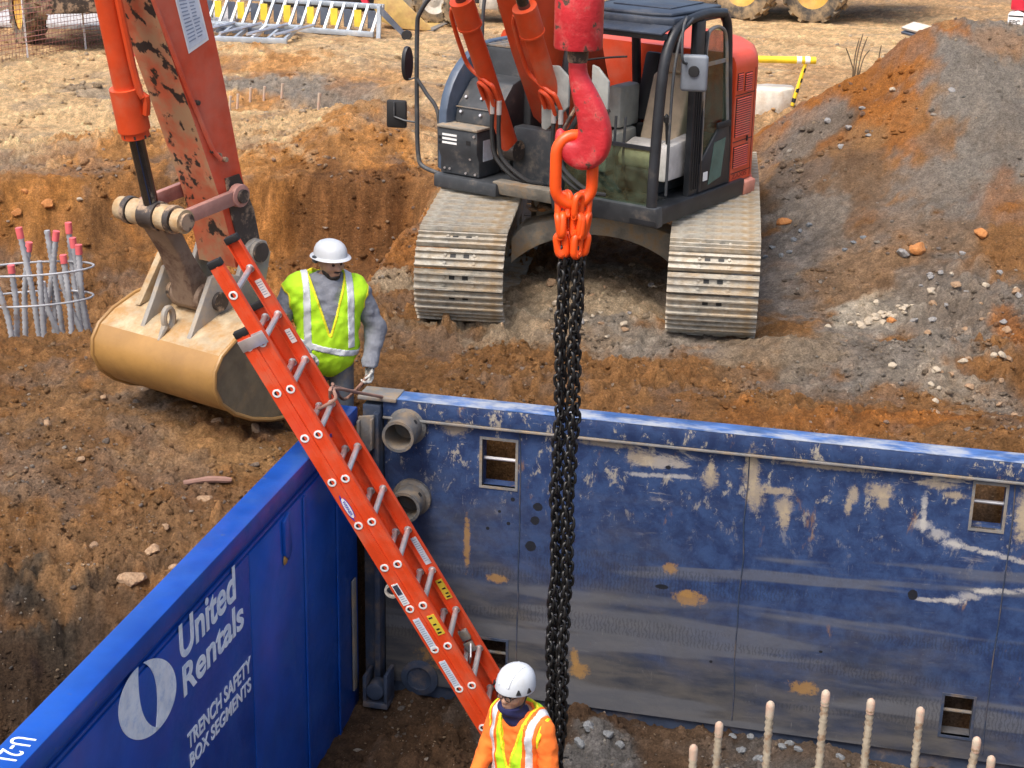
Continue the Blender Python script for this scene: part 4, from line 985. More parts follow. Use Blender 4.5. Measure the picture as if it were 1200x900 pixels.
    V = sdf_obj('vest', lambda p: np.maximum(np.maximum(vs(p, .024), -cutters(p)), np.maximum(hem - p[..., 2], p[..., 2] - 1.62)), (-.4, -.35, .75), (.4, .35, 1.64), .0105, m_lime, t)
    lim = lambda p, g: np.maximum(np.maximum(vs(p, g), -cutters(p)), np.maximum(hem + .004 - p[..., 2], -vs(p, .008)))
    X = lambda p: np.abs(p[..., 0] - ch[0])
    strap = lambda p, w: np.abs(X(p) - vest['sx'] - vest.get('sk', 0) * (p[..., 2] - 1.2)) - w
    band = lambda p, w: np.abs(p[..., 2] - vest['band'] + vest.get('bk', 0) * (p[..., 0] - ch[0])) - w
    if vest['trim'] is not None:
        sdf_obj('trim', lambda p: np.maximum(lim(p, .027), np.minimum(strap(p, .048), band(p, .046))), (-.4, -.35, .75), (.4, .35, 1.62), .010, vest['trim'], V)
    sdf_obj('reflective_tape', lambda p: np.maximum(lim(p, .030), np.minimum(np.maximum(strap(p, .026), vest['band'] - p[..., 2]), band(p, .026))), (-.4, -.35, .75), (.4, .35, 1.62), .0095, m_silver, V)
    if vest['edge'] is not None:
        sdf_obj('neck_edging', lambda p: np.maximum(lim(p, .027), cutters(p, .02)), (-.4, -.35, .75), (.4, .35, 1.62), .0085, vest['edge'], V)
        sdf_obj('hem_edging', lambda p: np.maximum(lim(p, .027), p[..., 2] - hem - .018), (-.4, -.35, .75), (.4, .35, 1.62), .0095, vest['edge'], V)
    # head gear
    HM = Matrix(Rm.tolist()).to_4x4(); HM.translation = Vector(hc)
    if hat == 'brim':
        b = B(); prof = [(.112, .060), (.146, .056), (.150, .058), (.146, .063), (.124, .072), (.122, .090), (.117, .118), (.104, .144), (.082, .164), (.052, .177), (.024, .182), (.001, .183)]
        E_ = Matrix.Diagonal((.92, 1.12, 1, 1))
        b.lathe(prof, 36, HM @ Matrix.Translation((0, -.002, -.02)) @ Matrix.Rotation(R(-6), 4, 'X') @ E_)
        h = b.obj('hard_hat', m_helmet, t, smooth=40)
        for q in (-1, 1): B().box(HM @ Vector((q * .118, .02, .03)), (.028, .05, .05), Matrix(Rm.tolist())).obj('ear_clip', m_dkgrey, h, bevel=.01)
        text_obj('SAFETY', HM @ Matrix.Translation((-.035, -.141, .065)) @ Matrix.Rotation(R(78), 4, 'X'), .07, .012, m_galv, h, name='hat_print') if False else None
    else:
        b = B(); prof = [(.118, .040), (.124, .036), (.126, .05), (.123, .08), (.117, .112), (.104, .142), (.082, .166), (.052, .182), (.024, .188), (.001, .189)]
        b.lathe(prof, 36, HM @ Matrix.Translation((0, .004, -.01)) @ Matrix.Rotation(R(-4), 4, 'X') @ Matrix.Diagonal((.95, 1.16, 1, 1)))
        h = b.obj('climbing_helmet', m_helmet, t, smooth=40)
        for q in (-1, 1):
            r_ = B().tube([HM @ Vector(v) for v in bez([(q * .035, -.125, .09), (q * .038, -.085, .147), (q * .038, 0, .172), (q * .036, .08, .155)], 4)], .007, 8); r_.obj('shell_ridge', m_helmet, h)
            for a_, z_ in ((38, .062), (5, .058)):
                d_ = HM.to_3x3() @ Vector((q * math.cos(R(a_)) * .95, -math.sin(R(a_)) * 1.16, .25))
                p_ = HM @ Vector((q * math.cos(R(a_)) * .121, -math.sin(R(a_)) * .147, z_))
                tri = frame(p_, d_, HM.to_3x3() @ Vector((q * math.sin(R(a_)), math.cos(R(a_)) * .9, 0)))
                v3 = B(); v3.add([tri @ Vector(v) for v in ((-.018, -.012, -.004), (.018, -.012, -.004), (.004, .020, -.004), (-.004, .020, -.004), (-.016, -.010, .005), (.016, -.010, .005), (.003, .017, .005), (-.003, .017, .005))], [(0,1,5,4),(1,2,6,5),(2,3,7,6),(3,0,4,7),(4,5,6,7),(0,3,2,1)])
                v3.obj('vent', m_blk, h, smooth=0)
        st = B().tube([HM @ Vector(v) for v in bez([(-.102, -.0, .04), (-.092, -.02, -.04), (-.05, -.05, -.11), (0, -.06, -.125), (.05, -.05, -.11), (.092, -.02, -.04), (.102, 0, .04)], 4)], .005, 6); st.obj('chin_strap', m_blk, h)
    for q in (-1, 1): B().lathe([(.001, -.011), (.008, -.007), (.011, 0), (.008, .007), (.001, .011)], 12, HM @ Matrix.Translation((q * .031, -.086, .008)), cap=False).obj('eye', m_hair, bo)
    sdf_obj('hair', lambda p: np.maximum(ell((p - A(hc)) @ Rm, (0, .02, .03), (.084, .104, .098)), -((p - A(hc)) @ Rm)[..., 1] - .005 - .0 * p[..., 0]), A(hc) - .16, A(hc) + .16, .009, m_hair, bo)
    if beard:
        def bd(p):
            q = (p - A(hc)) @ Rm; qa = q.copy(); qa[..., 0] = np.abs(q[..., 0])
            d = np.minimum(head_sdf(p, hc, Rm) - .007, 9)
            reg = np.minimum(smin([ell(q, (0, -.060, -.098), (.040, .05, .028)), ell(qa, (.052, -.02, -.075), (.022, .045, .028))], .02), ell(q, (0, -.098, -.044), (.030, .02, .006)))
            return np.maximum(d, reg)
        sdf_obj('beard', bd, A(hc) - .17, A(hc) + .13, .006, m_hair, bo)
    if gaiter:
        sdf_obj('neck_gaiter', lambda p: np.maximum(smin([cone(p, A(neck) + (0, -.005, -.05), A(hc) + A(Rm) @ A((0, -.01, -.10)), .088, .080), ell((p - A(hc)) @ Rm, (0, -.03, -.088), (.072, .075, .034))], .03), ((p - A(hc)) @ Rm)[..., 2] + .074)
                + .004 * np.sin(p[..., 2] * 90 + 20 * p[..., 0]), A(hc) - (.2, .2, .32), A(hc) + (.2, .2, .02), .0085, m_navyc, t)
        gl = B()
        for q in (-1, 1):
            gl.tube([HM @ Vector((q * .032 + .024 * math.cos(a), -.112, .006 + .016 * math.sin(a))) for a in np.linspace(0, 2*math.pi, 15)[:-1]], .0028, 5, True)
            gl.tube([HM @ Vector((q * .056, -.110, .010)), HM @ Vector((q * .080, .01, .012))], .0028, 5)
        gl.tube([HM @ Vector((-.009, -.113, .01)), HM @ Vector((.009, -.113, .01))], .0028, 5)
        gl.obj('glasses', m_blk, t)
    return t
# man at the corner, coiling the rope
MZ = float(G(np.array([-1.40]), np.array([12.50]), False)[0]) + .02; print('MZ', MZ)
J1 = dict(bulk=.032, pelvis=(0, 0, .96), chest=(.0, -.01, 1.28), neck=(.01, -.01, 1.50), head=(.03, -.05, 1.655), headrot=(R(24), R(7), 0),
          shL=(-.235, .0, 1.43), shR=(.235, -.01, 1.41), elL=(-.37, .0, 1.15), elR=(.355, -.01, 1.13), wrL=(-.20, -.24, 1.06), wrR=(.285, -.16, .90),
          knL=(-.11, -.02, .50), knR=(.11, -.03, .50), anL=(-.12, .02, .09), anR=(.13, .02, .09))
man = person('man in lime vest and white brimmed hard hat holding a rope behind the ladder', (-1.435, 12.50, MZ - .01), R(14), J1, m_shirt,
             dict(hem=-.17, v=1.16, vk=.30, sx=.155, sk=.0, band=1.04, bk=.28, trim=None, edge=m_lime2), 'brim', True, False)
man.scale = (1.07, 1.07, 1.07); man.location.z -= .13; bpy.context.view_layer.update()
hand('glove', (.285, -.165, .895), ((-.10, -.35, -.9), (-.75, -.4, .1)), -1, .75, man, m_glove)
hand('glove', (-.20, -.245, 1.055), ((.6, -.7, -.3), (.2, -.2, -1)), 1, .75, man, m_glove)
# man in the pit
W2 = np.array([.045, 8.97]); Z2 = float(G(W2[:1], W2[1:], False)[0]) + .02; print('Z2', Z2)
J2 = dict(pelvis=(0, .05, .95), chest=(.0, .01, 1.27), neck=(.0, -.02, 1.485), head=(-.012, -.065, 1.64), headrot=(R(0), R(0), R(4)),
          shL=(-.185, .02, 1.40), shR=(.19, -.01, 1.40), elL=(-.23, -.06, 1.13), elR=(.26, -.03, 1.13), wrL=(-.20, -.26, 1.02), wrR=(.27, -.26, 1.06),
          knL=(-.12, -.04, .50), knR=(.12, .02, .50), anL=(-.13, .05, .09), anR=(.13, .10, .09))
man2 = person('man in orange shirt and yellow vest with white climbing helmet standing in the pit', (W2[0] + .05, W2[1], Z2 + .02), R(-36), J2, m_oshirt,
              dict(hem=-.12, v=1.14, vk=.26, sx=.140, sk=.03, band=1.03, trim=m_vesto, edge=m_lime2), 'climb', False, True)
man2.scale = (.94, .94, .98)
hand('glove', (.27, -.265, 1.06), ((-.1, -.9, .3), (-.8, .2, -.5)), -1, .8, man2, m_glove)
hand('glove', (-.20, -.265, 1.02), ((.3, -.9, .0), (.8, .3, -.5)), 1, .8, man2, m_glove)
# rope from his glove round the ladder to the post
hw = man.matrix_basis @ Vector((.262, -.20, .82))
far = lambda s, dr, dn: Vector(LFOOT) + Vector(LP(s, LW + dr, dn))
post = Vector((BO[0] + BX[0] * .05 + BY[0] * -.05, BO[1] + BX[1] * .05 + BY[1] * -.05, .37))
rp = B().tube(bez([hw + Vector((.03, 0, .06)), hw, hw + Vector((-.10, -.02, -.10)), far(2.75, .03, -.05), far(2.95, .02, .02), far(2.98, .02, .16), far(2.95, -.07, .16), far(2.90, -.07, -.06), far(2.80, .03, -.06), (far(2.85, .2, -.08) + post) / 2 + Vector((0, 0, -.04)), post], 6), .013, 8)
rp.tube(bez([hw + Vector((.0, 0, .02)), hw + Vector((-.06, -.05, -.05)), hw + Vector((-.18, -.05, -.16)), far(2.7, .04, -.06)], 6), .012, 8)
tag(rp.obj('rope', m_rope), 'pinkish brown rope looped round the ladder rail and held by the man at the corner', 'rope')

# ------------------------------------------------------------------ crane hook, sling and chains
HX, HY = .345, 10.0
hk = thing('crane_hook', 'red swivel crane hook with chipped paint hanging over the pit', 'hook', (HX, HY, 2.55))
b = B().lathe([(.02, .70), (.137, .70), (.143, .715), (.143, 1.35), (.12, 1.38), (.02, 1.38)], 36); hb = b.obj('hook_weight', m_hook, hk, smooth=40)
B().lathe([(.15, 1.20), (.15, 1.22), (.02, 1.222)], 36).obj('weight_collar', m_hook, hb)
B().cyl((0, 0, 1.38), (0, 0, 6.5), .02, 10).obj('hoist_rope', m_blk, hk)
B().lathe([(.02, .62), (.055, .62), (.062, .64), (.062, .70), (.02, .70)], 24).obj('swivel_nut', m_pin, hk)
def hooky(p):
    k = [(.0, .64, .050), (.008, .54, .054), (.050, .43, .072), (.098, .31, .088), (.118, .21, .096), (.105, .125, .100), (.060, .085, .094), (.005, .085, .078), (-.048, .115, .058), (-.078, .16, .040), (-.088, .20, .024)]
    k = bez(k, 4)
    d = chain_sdf(p, [(a.x, 0, a.y) for a in k], [a.z for a in k], .012)
    w = np.abs(p[..., 1]) - .070
    return np.where((d > -.02) & (w > -.02), np.sqrt(np.maximum(d + .02, 0) ** 2 + np.maximum(w + .02, 0) ** 2) - .02, np.maximum(d, w))
hkb = sdf_obj('hook_body', hooky, (-.2, -.11, -.08), (.26, .11, .70), .007, m_hook, hk); hkb.rotation_euler = (0, 0, R(-14))
lt = B().tube([(-.085, 0, .19), (-.03, 0, .30), (.02, 0, .40)], .012, 8).obj('safety_latch', m_pin, hk); lt.rotation_euler = (0, 0, R(-14))
sl = thing('chain_sling', 'four-legged black chain sling with orange master link hanging from the red hook', 'chain sling', (HX, HY, 0))
def oblong(w, h, n=7):
    r = w / 2; k = h / 2 - r
    return [(r * math.cos(a), r * math.sin(a) + k) for a in np.linspace(0, math.pi, n)] + [(r * math.cos(a), r * math.sin(a) - k) for a in np.linspace(math.pi, 2 * math.pi, n)]
ml = B().tube([(x * math.cos(R(12)), x * math.sin(R(12)), z + 2.53) for x, z in oblong(.225, .42, 12)], .036, 12, True).obj('master_link', m_sling, sl)
coup = []
LEGS = ((-.060, -.022), (-.026, .028), (.026, -.028), (.062, .018))
def coupling_mesh():
    b = B()
    b.tube([(x, 0, z + .10) for x, z in oblong(.075, .17, 7)], .026, 8, True)
    b.tube([(0, x * .9, z - .045) for x, z in oblong(.07, .16, 7)], .028, 8, True)
    b.cyl((-.048, 0, .03), (.048, 0, .03), .026, 12)
    b.box((0, 0, -.10), (.065, .05, .05)); b.cyl((-.045, 0, -.10), (.045, 0, -.10), .014, 10)
    return b.obj('coupling_link', m_sling, mesh_only=True, smooth=50)
cm = coupling_mesh()
for k, (lx_, ly_) in enumerate(LEGS):
    for row in range(2):
        o = link('coupling_link', cm, sl); o.location = (lx_ * (1.0 if row == 0 else 1.15), ly_, 2.235 - row * .125); o.rotation_euler = (R(6 * (k - 1.5)), 0, R(90 * ((k + row) % 2) + 25 * k)); o.scale = (.82, .82, .82)
lm = B().tube([(x, 0, z) for x, z in oblong(.040, .078, 5)], .0105, 7, True).obj('chain_link', m_chain, mesh_only=True, smooth=60)
for k, (lx_, ly_) in enumerate(LEGS):
    leg = link('chain', None, sl); leg.empty_display_size = .05
    z, i, ph = 2.03, 0, random.uniform(0, 3)
    while z > -1.75:
        o = link('chain_link', lm, leg)
        t_ = (2.03 - z) / 3.8
        tw = 40 * math.sin(t_ * 5 + ph)
        o.location = (lx_ * (1.0 - .25 * t_) + .007 * math.sin(z * 6 + ph) + .005 * math.sin(z * 17 + 2 * ph) - .012 * t_, ly_ + .008 * math.cos(z * 5 + ph), z)
        o.rotation_euler = (random.uniform(-.14, .14), random.uniform(-.14, .14), R(90 * (i % 2) + tw + 35 * k + random.uniform(-12, 12)))
        z -= .0515; i += 1

# ------------------------------------------------------------------ reinforcing bars
def rebar(b, path, r, pitch=.042):
    P = [Vector(p) for p in path]; out, rad = [], []
    for i in range(len(P) - 1):
        L = (P[i+1] - P[i]).length; n = max(2, int(L / pitch * 2))
        for k in range(n): out.append(P[i].lerp(P[i+1], k / n)); rad.append(r * (1.22 if len(rad) % 2 else .90))
    out.append(P[-1]); rad.append(r)
    return b.tube(out, rad, 8)
cg = thing('rebar_cage', 'cluster of grey rebar with pink painted tips tied by hoops in the dug trench', 'rebar cage', (-4.2, 15.0, -.75))
co = np.array([-4.2, 15.0, -.75])
for ub, vb, ut, vt, yy, cap in ((48,405,22,268,14.9,1),(20,410,13,312,14.6,1),(75,400,55,270,15.2,0),(47,395,66,272,15.2,1),(108,405,85,280,15.1,1),(106,410,92,288,14.9,1),(85,402,74,300,14.8,1),(52,398,46,306,14.7,0),(72,400,50,330,14.9,0),(14,395,-6,330,14.5,1),(100,400,70,320,15.0,0),(98,402,80,262,15.3,1),(30,402,34,285,15.2,1),(64,402,62,292,15.25,0)):
    top = ony(ut, vt, yy) - co; bot = ony(ub, vb, yy) - co
    low = bot + (bot - top) * .5; low[2] = 0
    mid = (top + bot) / 2 + np.array([random.uniform(-.03, .03), 0, 0])
    bb = B(); rebar(bb, bez([low, bot, mid, top], 3), .026); br_ = bb.obj('bar', m_rebar, cg, smooth=50)
    if cap: B().cyl(Vector(top).lerp(Vector(mid), .16), Vector(top) + (Vector(top) - Vector(mid)).normalized() * .01, .033, 12).obj('painted_tip', m_pinkcap, br_)
for v0, dz in ((300, 0), (335, 0)):
    c_ = ony(38, v0 + 15, 14.9) - co
    B().tube([(c_[0] + .55 * math.cos(a) , c_[1] + .42 * math.sin(a), c_[2] + .06 * math.cos(a + 1)) for a in np.linspace(0, 2*math.pi, 41)[:-1]], .010, 8, True).obj('tie_hoop', m_rebar, cg)
for u, vt, yy, tilt in ((813,875,9.3,0),(843,848,9.6,0),(903,824,9.4,0),(968,811,9.3,.0),(1021,821,9.5,0),(1079,831,9.4,0),(1145,866,9.2,.10),(1162,888,9.4,0)):
    p = ony(u, vt, yy); zb = float(G(p[:1], p[1:2])[0]) - .05
    t_ = thing('rebar', 'upright ribbed rebar dowel with faded painted tip standing inside the trench box' if not tilt else 'ribbed rebar dowel leaning sideways among the upright ones in the trench box', 'rebar', (p[0], p[1], zb), 0, 'rebar dowels in the pit')
    h = p[2] - zb; dx = random.uniform(-.015, .015) + tilt
    bb = B(); rebar(bb, bez([(-dx, 0, 0), (-dx * .5, random.uniform(-.01, .01), h * .5), (0, 0, h - .05)], 3), .024); bb.obj('bar', m_rebarpale, t_, smooth=50)
    B().lathe([(.026, -.09), (.028, -.02), (.024, .0), (.012, .012), (.001, .014)], 14, Matrix.Translation((0, 0, h)), cap=False).obj('painted_tip', m_palecap, t_)

# ------------------------------------------------------------------ the excavator (x = cab side, -y = front, z = up)
ex = thing('excavator', 'orange tracked excavator with black cab and mud-caked bucket resting beside the ladder', 'excavator', (EXC[0], EXC[1], 0), R(-34.7))
UY = R(28.0)
sh = B(); sh.box((0, 0, .009), (.80, .178, .018))
for y_, h_ in ((-.078, .036), (-.012, .030), (.055, .030)): sh.prism([(y_ - .013, .017), (y_ + .013, .017), (y_ + .007, .018 + h_), (y_ - .007, .018 + h_)], 'x', -.40, .40)
for q in (-1, 1):
    sh.box((q * .06, .021, .019), (.05, .035, .004), m=1)
    for y_ in (-.045, .03): sh.cyl((q * .13, y_, .017), (q * .13, y_, .030), .014, 6)
shoe = sh.obj('track_shoe', [m_shoe, m_blk], mesh_only=True, smooth=30)
TR, TS = .405, 1.80
per = 4 * TS + 2 * math.pi * TR; NS = 52
def tpos(s):
    s %= per
    if s < 2 * TS: return (-TS + s, TR, 0.0)                                   # top run, front to back
    s -= 2 * TS
    if s < math.pi * TR: a = math.pi / 2 - s / TR; return (TS + TR * math.cos(a), TR * math.sin(a), a - math.pi / 2)
    s -= math.pi * TR
    if s < 2 * TS: return (TS - s, -TR, -math.pi)
    s -= 2 * TS; a = -math.pi / 2 - s / TR; return (-TS + TR * math.cos(a), TR * math.sin(a), a - math.pi / 2)
for q in (-1, 1):
    b = B()
    prof = arc(TS - .1, 0, .20, -90, 90, 6) + arc(-TS + .1, 0, .20, 90, 270, 6)
    b.prism(prof, 'x', -.16, .16)
    for i in range(8): b.cyl((-.15, -1.45 + i * .415, -.29), (.15, -1.45 + i * .415, -.29), .105, 14)
    for y_ in (-.6, .6): b.cyl((-.12, y_, .34), (.12, y_, .34), .075, 12)
    tk = b.obj('track', m_frame, ex); tk.rotation_euler = (0, 0, UY)
    tk.location = (Matrix.Rotation(UY, 3, 'Z') @ Vector((q * 1.125, 0, 0))) + Vector((-.055, -.184, TR + .05))
    for y_, nm in ((-TS, 'idler_wheel'), (TS, 'drive_sprocket')): B().lathe([(.10, -.09), (.33, -.06), (.375, -.05), (.375, .05), (.33, .06), (.10, .09)], 26, frame((0, y_, 0), (1, 0, 0))).obj(nm, m_frame, tk)
    for i in range(NS):
        y_, z_, a = tpos(i * per / NS + .04 * q)
        o = link('track_shoe', shoe, tk); o.location = (0, y_, z_ + (.075 * (1 - (y_ / TS) ** 2) if a == 0 else 0)); o.rotation_euler = (a, 0, 0)
b = B()      # cross frame with its arched front
arch = [(-.80, .58)] + [(x, .66 + .16 * (1 - (x / .8) ** 2)) for x in np.linspace(-.7, .7, 11)] + [(.80, .58), (.80, .33)] + [(x, .32 + .33 * (1 - (x / .8) ** 2) ** .8) for x in np.linspace(.74, -.74, 15)] + [(-.80, .33)]
b.prism(arch, 'y', -1.02, -.66); b.prism(arch, 'y', .66, 1.02)
b.span((-.6, -.70, .60), (.6, .70, .82)); b.cyl((0, 0, .70), (0, 0, .92), .70, 40)
cf = b.obj('cross_frame', m_frame, ex, bevel=.012); cf.rotation_euler = (0, 0, UY); cf.location = (-.055, -.184, 0)
b = B().cyl((0, 0, .925), (0, 0, 1.0), .62, 40); b.obj('slew_ring', m_pin, ex)
# clods left lying on the cross frame
for i in range(14):
    o = link('mud_clod', random.choice(RM['b' if i % 3 else 'o']), ex)
    p_ = Matrix.Rotation(UY, 3, 'Z') @ Vector((random.uniform(-.72, .72), random.uniform(-1.0, -.72), 0)); s_ = random.uniform(.04, .09)
    o.location = (p_.x - .055, p_.y - .184, .82 - .16 * (p_.x / .9) ** 2 + s_ * .3); o.scale = (s_, s_, s_ * .7); o.rotation_euler = (0, 0, random.uniform(0, 6))
# revolving deck
b = B(); b.prism([(-1.20, -1.35), (.28, -1.50), (.28, -1.58), (1.36, -1.62), (1.36, .16), (1.31, .27), (1.24, .42), (1.08, .67), (.85, .93), (.5, 1.18), (0, 1.30), (-.5, 1.18), (-.85, .93), (-1.08, .67), (-1.24, .42), (-1.36, .1), (-1.36, -1.1)], 'z', 1.0, 1.10)
dk = b.obj('deck', m_black, ex, bevel=.02)
B().prism([(1.10, 1.145), (1.385, 1.145), (1.375, .985), (1.10, .985)], 'y', -1.62, .03).obj('side_skirt', m_black, ex, bevel=.012)
B().prism([(-1.66, 1.16), (-1.52, 1.16), (-1.50, .97), (-1.60, .97)], 'x', .26, 1.385).obj('front_skirt', m_dkgrey, ex, bevel=.015)
B().prism([(-1.60, 1.14), (-1.45, 1.14), (-1.43, 1.01), (-1.56, 1.01)], 'x', -.42, .25).obj('front_skirt', m_frame, ex, bevel=.012)
# engine house with rounded tail
def ring(r, y0): return [(1.345 * r, y0)] + [(x * r, y) for x, y in [(1.345, .20), (1.325, .27), (1.25, .42), (1.10, .68), (.86, .95), (.5, 1.2), (0, 1.32), (-.5, 1.2), (-.86, .95), (-1.10, .68), (-1.25, .42), (-1.325, .27)]] + [(-1.345 * r, y0)]
b = B(); lv = [(1.0, 1.13), (1.0, 2.20), (.992, 2.26), (.975, 2.305), (.94, 2.335), (.88, 2.345)]
n_ = len(ring(1, 0)); vs = []
for r, z in lv: vs += [(x, y if k in (0, n_ - 1) else y * r, z) for k, (x, y) in enumerate(ring(r, -.20))]
fs = [(k * n_ + i, k * n_ + (i + 1) % n_, (k + 1) * n_ + (i + 1) % n_, (k + 1) * n_ + i) for k in range(len(lv) - 1) for i in range(n_)]
b.add(vs, fs + [tuple(range(n_))[::-1], tuple(range((len(lv) - 1) * n_, len(lv) * n_))])
eh = b.obj('engine_house', m_redbody, ex, smooth=40)
def louvre(y0, y1, z0, z1, n, vert=False):
    f = B().span((1.338, y0, z0), (1.349, y1, z1)).obj('louvre', m_blk, eh)
    s_ = B()
    for i in range(n):
        z = z0 + (i + .5) * (z1 - z0) / n
        s_.prism([(1.346, z - .3 * (z1 - z0) / n), (1.358, z - .4 * (z1 - z0) / n), (1.350, z + .12 * (z1 - z0) / n)], 'y', y0 + .01, y1 - .01)
    s_.obj('louvre_slats', m_redbody, f)
louvre(-.17, -.06, 2.00, 2.16, 8); louvre(-.02, .12, 1.98, 2.15, 8); louvre(-.17, .13, 1.56, 1.93, 17); louvre(-.17, .12, 1.265, 1.47, 10)
for z in (1.215, 1.515, 1.955): B().span((1.342, -.19, z - .004), (1.3475, .198, z + .004)).obj('panel_gap', m_blk, eh)
B().span((1.343, .185, 1.15), (1.3475, .191, 2.18)).obj('panel_gap', m_blk, eh)
B().span((1.346, .08, 1.495), (1.357, .095, 1.545)).obj('door_latch', m_blk, eh)
text_obj('ZAXIS', Matrix(((0, 0, 1, 1.3455), (1, 0, 0, -.17), (0, 1, 0, 1.16), (0, 0, 0, 1))), .30, .045, mat('faded_red_print', (.32, .035, .02), .5, bump=0), eh, bold=.02)
B().prism([(1.30, 1.125), (1.392, 1.105), (1.385, .975), (1.30, .955)], 'y', .035, .26).obj('tail_bumper', m_pinkred, ex, bevel=.02)
B().prism([(x * 1.01, max(y, .27) * 1.01) for x, y in ring(1, .47) if abs(x) < 1.33] , 'z', .93, 1.10).obj('counterweight_foot', m_redbody, ex, bevel=.03)
# bodywork seen behind cab and boom
B().span((-.45, -.75, 1.11), (.30, -.07, 1.75)).obj('centre_housing', m_dkgrey, ex, bevel=.02)
B().span((-.40, -.10, 1.75), (1.20, .1, 2.22)).obj('rear_housing', m_redbody, ex, bevel=.05)
# cab
cab = link('cab', None, ex); cab.empty_display_size = .2
def bar(name, pts, w, m_, par=cab, n=8): return B().tube(bez(pts, 5), w, n).obj(name, m_, par, smooth=50)
for x in (1.315, .335):
    bar('front_pillar', [(x, -1.60, 1.12), (x, -1.585, 1.5), (x, -1.545, 2.05), (x, -1.49, 2.42), (x, -1.36, 2.64), (x, -1.12, 2.74)], .05, m_black)
    bar('roof_rail', [(x, -1.12, 2.74), (x, -.8, 2.765), (x, -.46, 2.74)], .045, m_black)
    bar('rear_pillar', [(x, -.46, 2.74), (x, -.37, 2.6), (x, -.32, 2.2), (x, -.27, 1.7), (x, -.25, 1.13)], .045, m_black)
B().span((1.285, -1.00, 1.14), (1.352, -.84, 2.72)).obj('middle_pillar', m_black, cab, bevel=.015)
for dy in (-.96, -.92, -.88): B().span((1.351, dy - .006, 1.2), (1.362, dy + .006, 2.2)).obj('guide_rail', m_blk, cab)
b = B(); rp_ = [(.36, -1.34), (.5, -1.40), (1.1, -1.40), (1.29, -1.32), (1.325, -1.0), (1.325, -.38), (.325, -.38), (.325, -1.0)]
for k, (s_, z) in enumerate(((1, 2.715), (1, 2.79), (.93, 2.825))): pass
b.prism(rp_, 'z', 2.70, 2.775); b.prism([(.825 + (x - .825) * .9, -.84 + (y + .84) * .9) for x, y in rp_], 'z', 2.774, 2.81)
rf = b.obj('roof', m_navy, cab, bevel=.02)
B().span((.50, -1.05, 2.809), (1.10, -.45, 2.822)).obj('roof_hatch', m_navy, rf, bevel=.008)
B().span((.34, -1.50, 2.60), (1.30, -1.42, 2.655)).obj('window_header', m_dkgrey, cab, bevel=.012)
B().box((.825, -1.47, 2.685), (.98, .20, .022), Matrix.Rotation(R(14), 3, 'X')).obj('sun_visor', m_navy, cab, bevel=.008)
B().span((.29, -1.60, 1.10), (1.33, -.24, 1.14)).obj('cab_floor', m_dkgrey, cab, bevel=.01)
B().span((.30, -.30, 1.14), (1.30, -.25, 1.60)).obj('rear_wall', m_dkgrey, cab, bevel=.01)
B().span((.74, -.42, 1.6), (.83, -.34, 2.70)).obj('rear_window_post', m_black, cab, bevel=.01)
B().add([(.38, -1.60, 1.16), (1.27, -1.60, 1.16), (1.27, -1.577, 1.66), (.38, -1.577, 1.66), (.38, -1.592, 1.16), (1.27, -1.592, 1.16), (1.27, -1.569, 1.66), (.38, -1.569, 1.66)], [(0,1,2,3),(7,6,5,4),(0,4,5,1),(3,2,6,7),(0,3,7,4),(1,5,6,2)]).obj('lower_windscreen', m_glass, cab, smooth=0)
B().span((.37, -1.60, 1.655), (1.28, -1.565, 1.685)).obj('windscreen_bar', m_black, cab)
# door: lower panel, frame and pane
dr = B(); y0, y1 = -.835, -.25
dr.prism([(y0, 1.15), (y1 + .02, 1.15), (y1 - .02, 1.55), (y1 - .06, 1.74), (-.46, 1.74), (y0 + .10, 1.50), (y0, 1.42)], 'x', 1.325, 1.358)
do = dr.obj('door', m_black, cab, bevel=.012)
B().prism([(y0 + .005, 1.15), (y0 + .045, 1.15), (y0 + .045, 2.62), (y0 + .005, 2.62)], 'x', 1.326, 1.36).obj('door_frame', m_black, do, bevel=.01)
B().tube(bez([(1.345, y0 + .03, 1.45), (1.345, y0 + .02, 2.2), (1.345, y0 + .04, 2.55), (1.345, -.72, 2.63), (1.345, -.54, 2.62), (1.345, -.44, 2.5), (1.345, -.38, 2.1), (1.345, -.32, 1.72)], 6), .018, 8).obj('window_seal', m_steel, do)
B().prism([(y0 + .04, 1.45), (y0 + .10, 1.5), (-.46, 1.73), (-.33, 1.73), (-.38, 2.1), (-.44, 2.5), (-.54, 2.61), (-.72, 2.62), (y0 + .05, 2.54)], 'x', 1.334, 1.340).obj('window_pane', m_glass, do, smooth=0)
B().span((1.336, y0 + .03, 2.30), (1.350, -.43, 2.335)).obj('window_slider', m_steel, do)
B().prism([(-.66, 1.20), (-.42, 1.24), (-.36, 1.60), (-.58, 1.58)], 'x', 1.3585, 1.361).obj('lower_pane', mat('green_tint', (.07, .14, .12), .2, bump=0), do, smooth=0)
B().span((1.356, -.56, 1.70), (1.385, -.32, 1.76)).obj('door_handle', m_blk, do, bevel=.008)
B().span((1.358, -.76, 1.25), (1.362, -.68, 1.33)).obj('sticker', m_white, do)
bar('grab_rail', [(1.37, -1.12, 2.76), (1.385, -1.33, 2.66), (1.385, -1.44, 2.35), (1.385, -1.47, 1.8), (1.385, -1.48, 1.25)], .014, m_dkgrey)
bar('wiper_arm', [(.45, -1.61, 2.35), (.8, -1.60, 2.42), (1.0, -1.60, 2.45)], .009, m_blk)
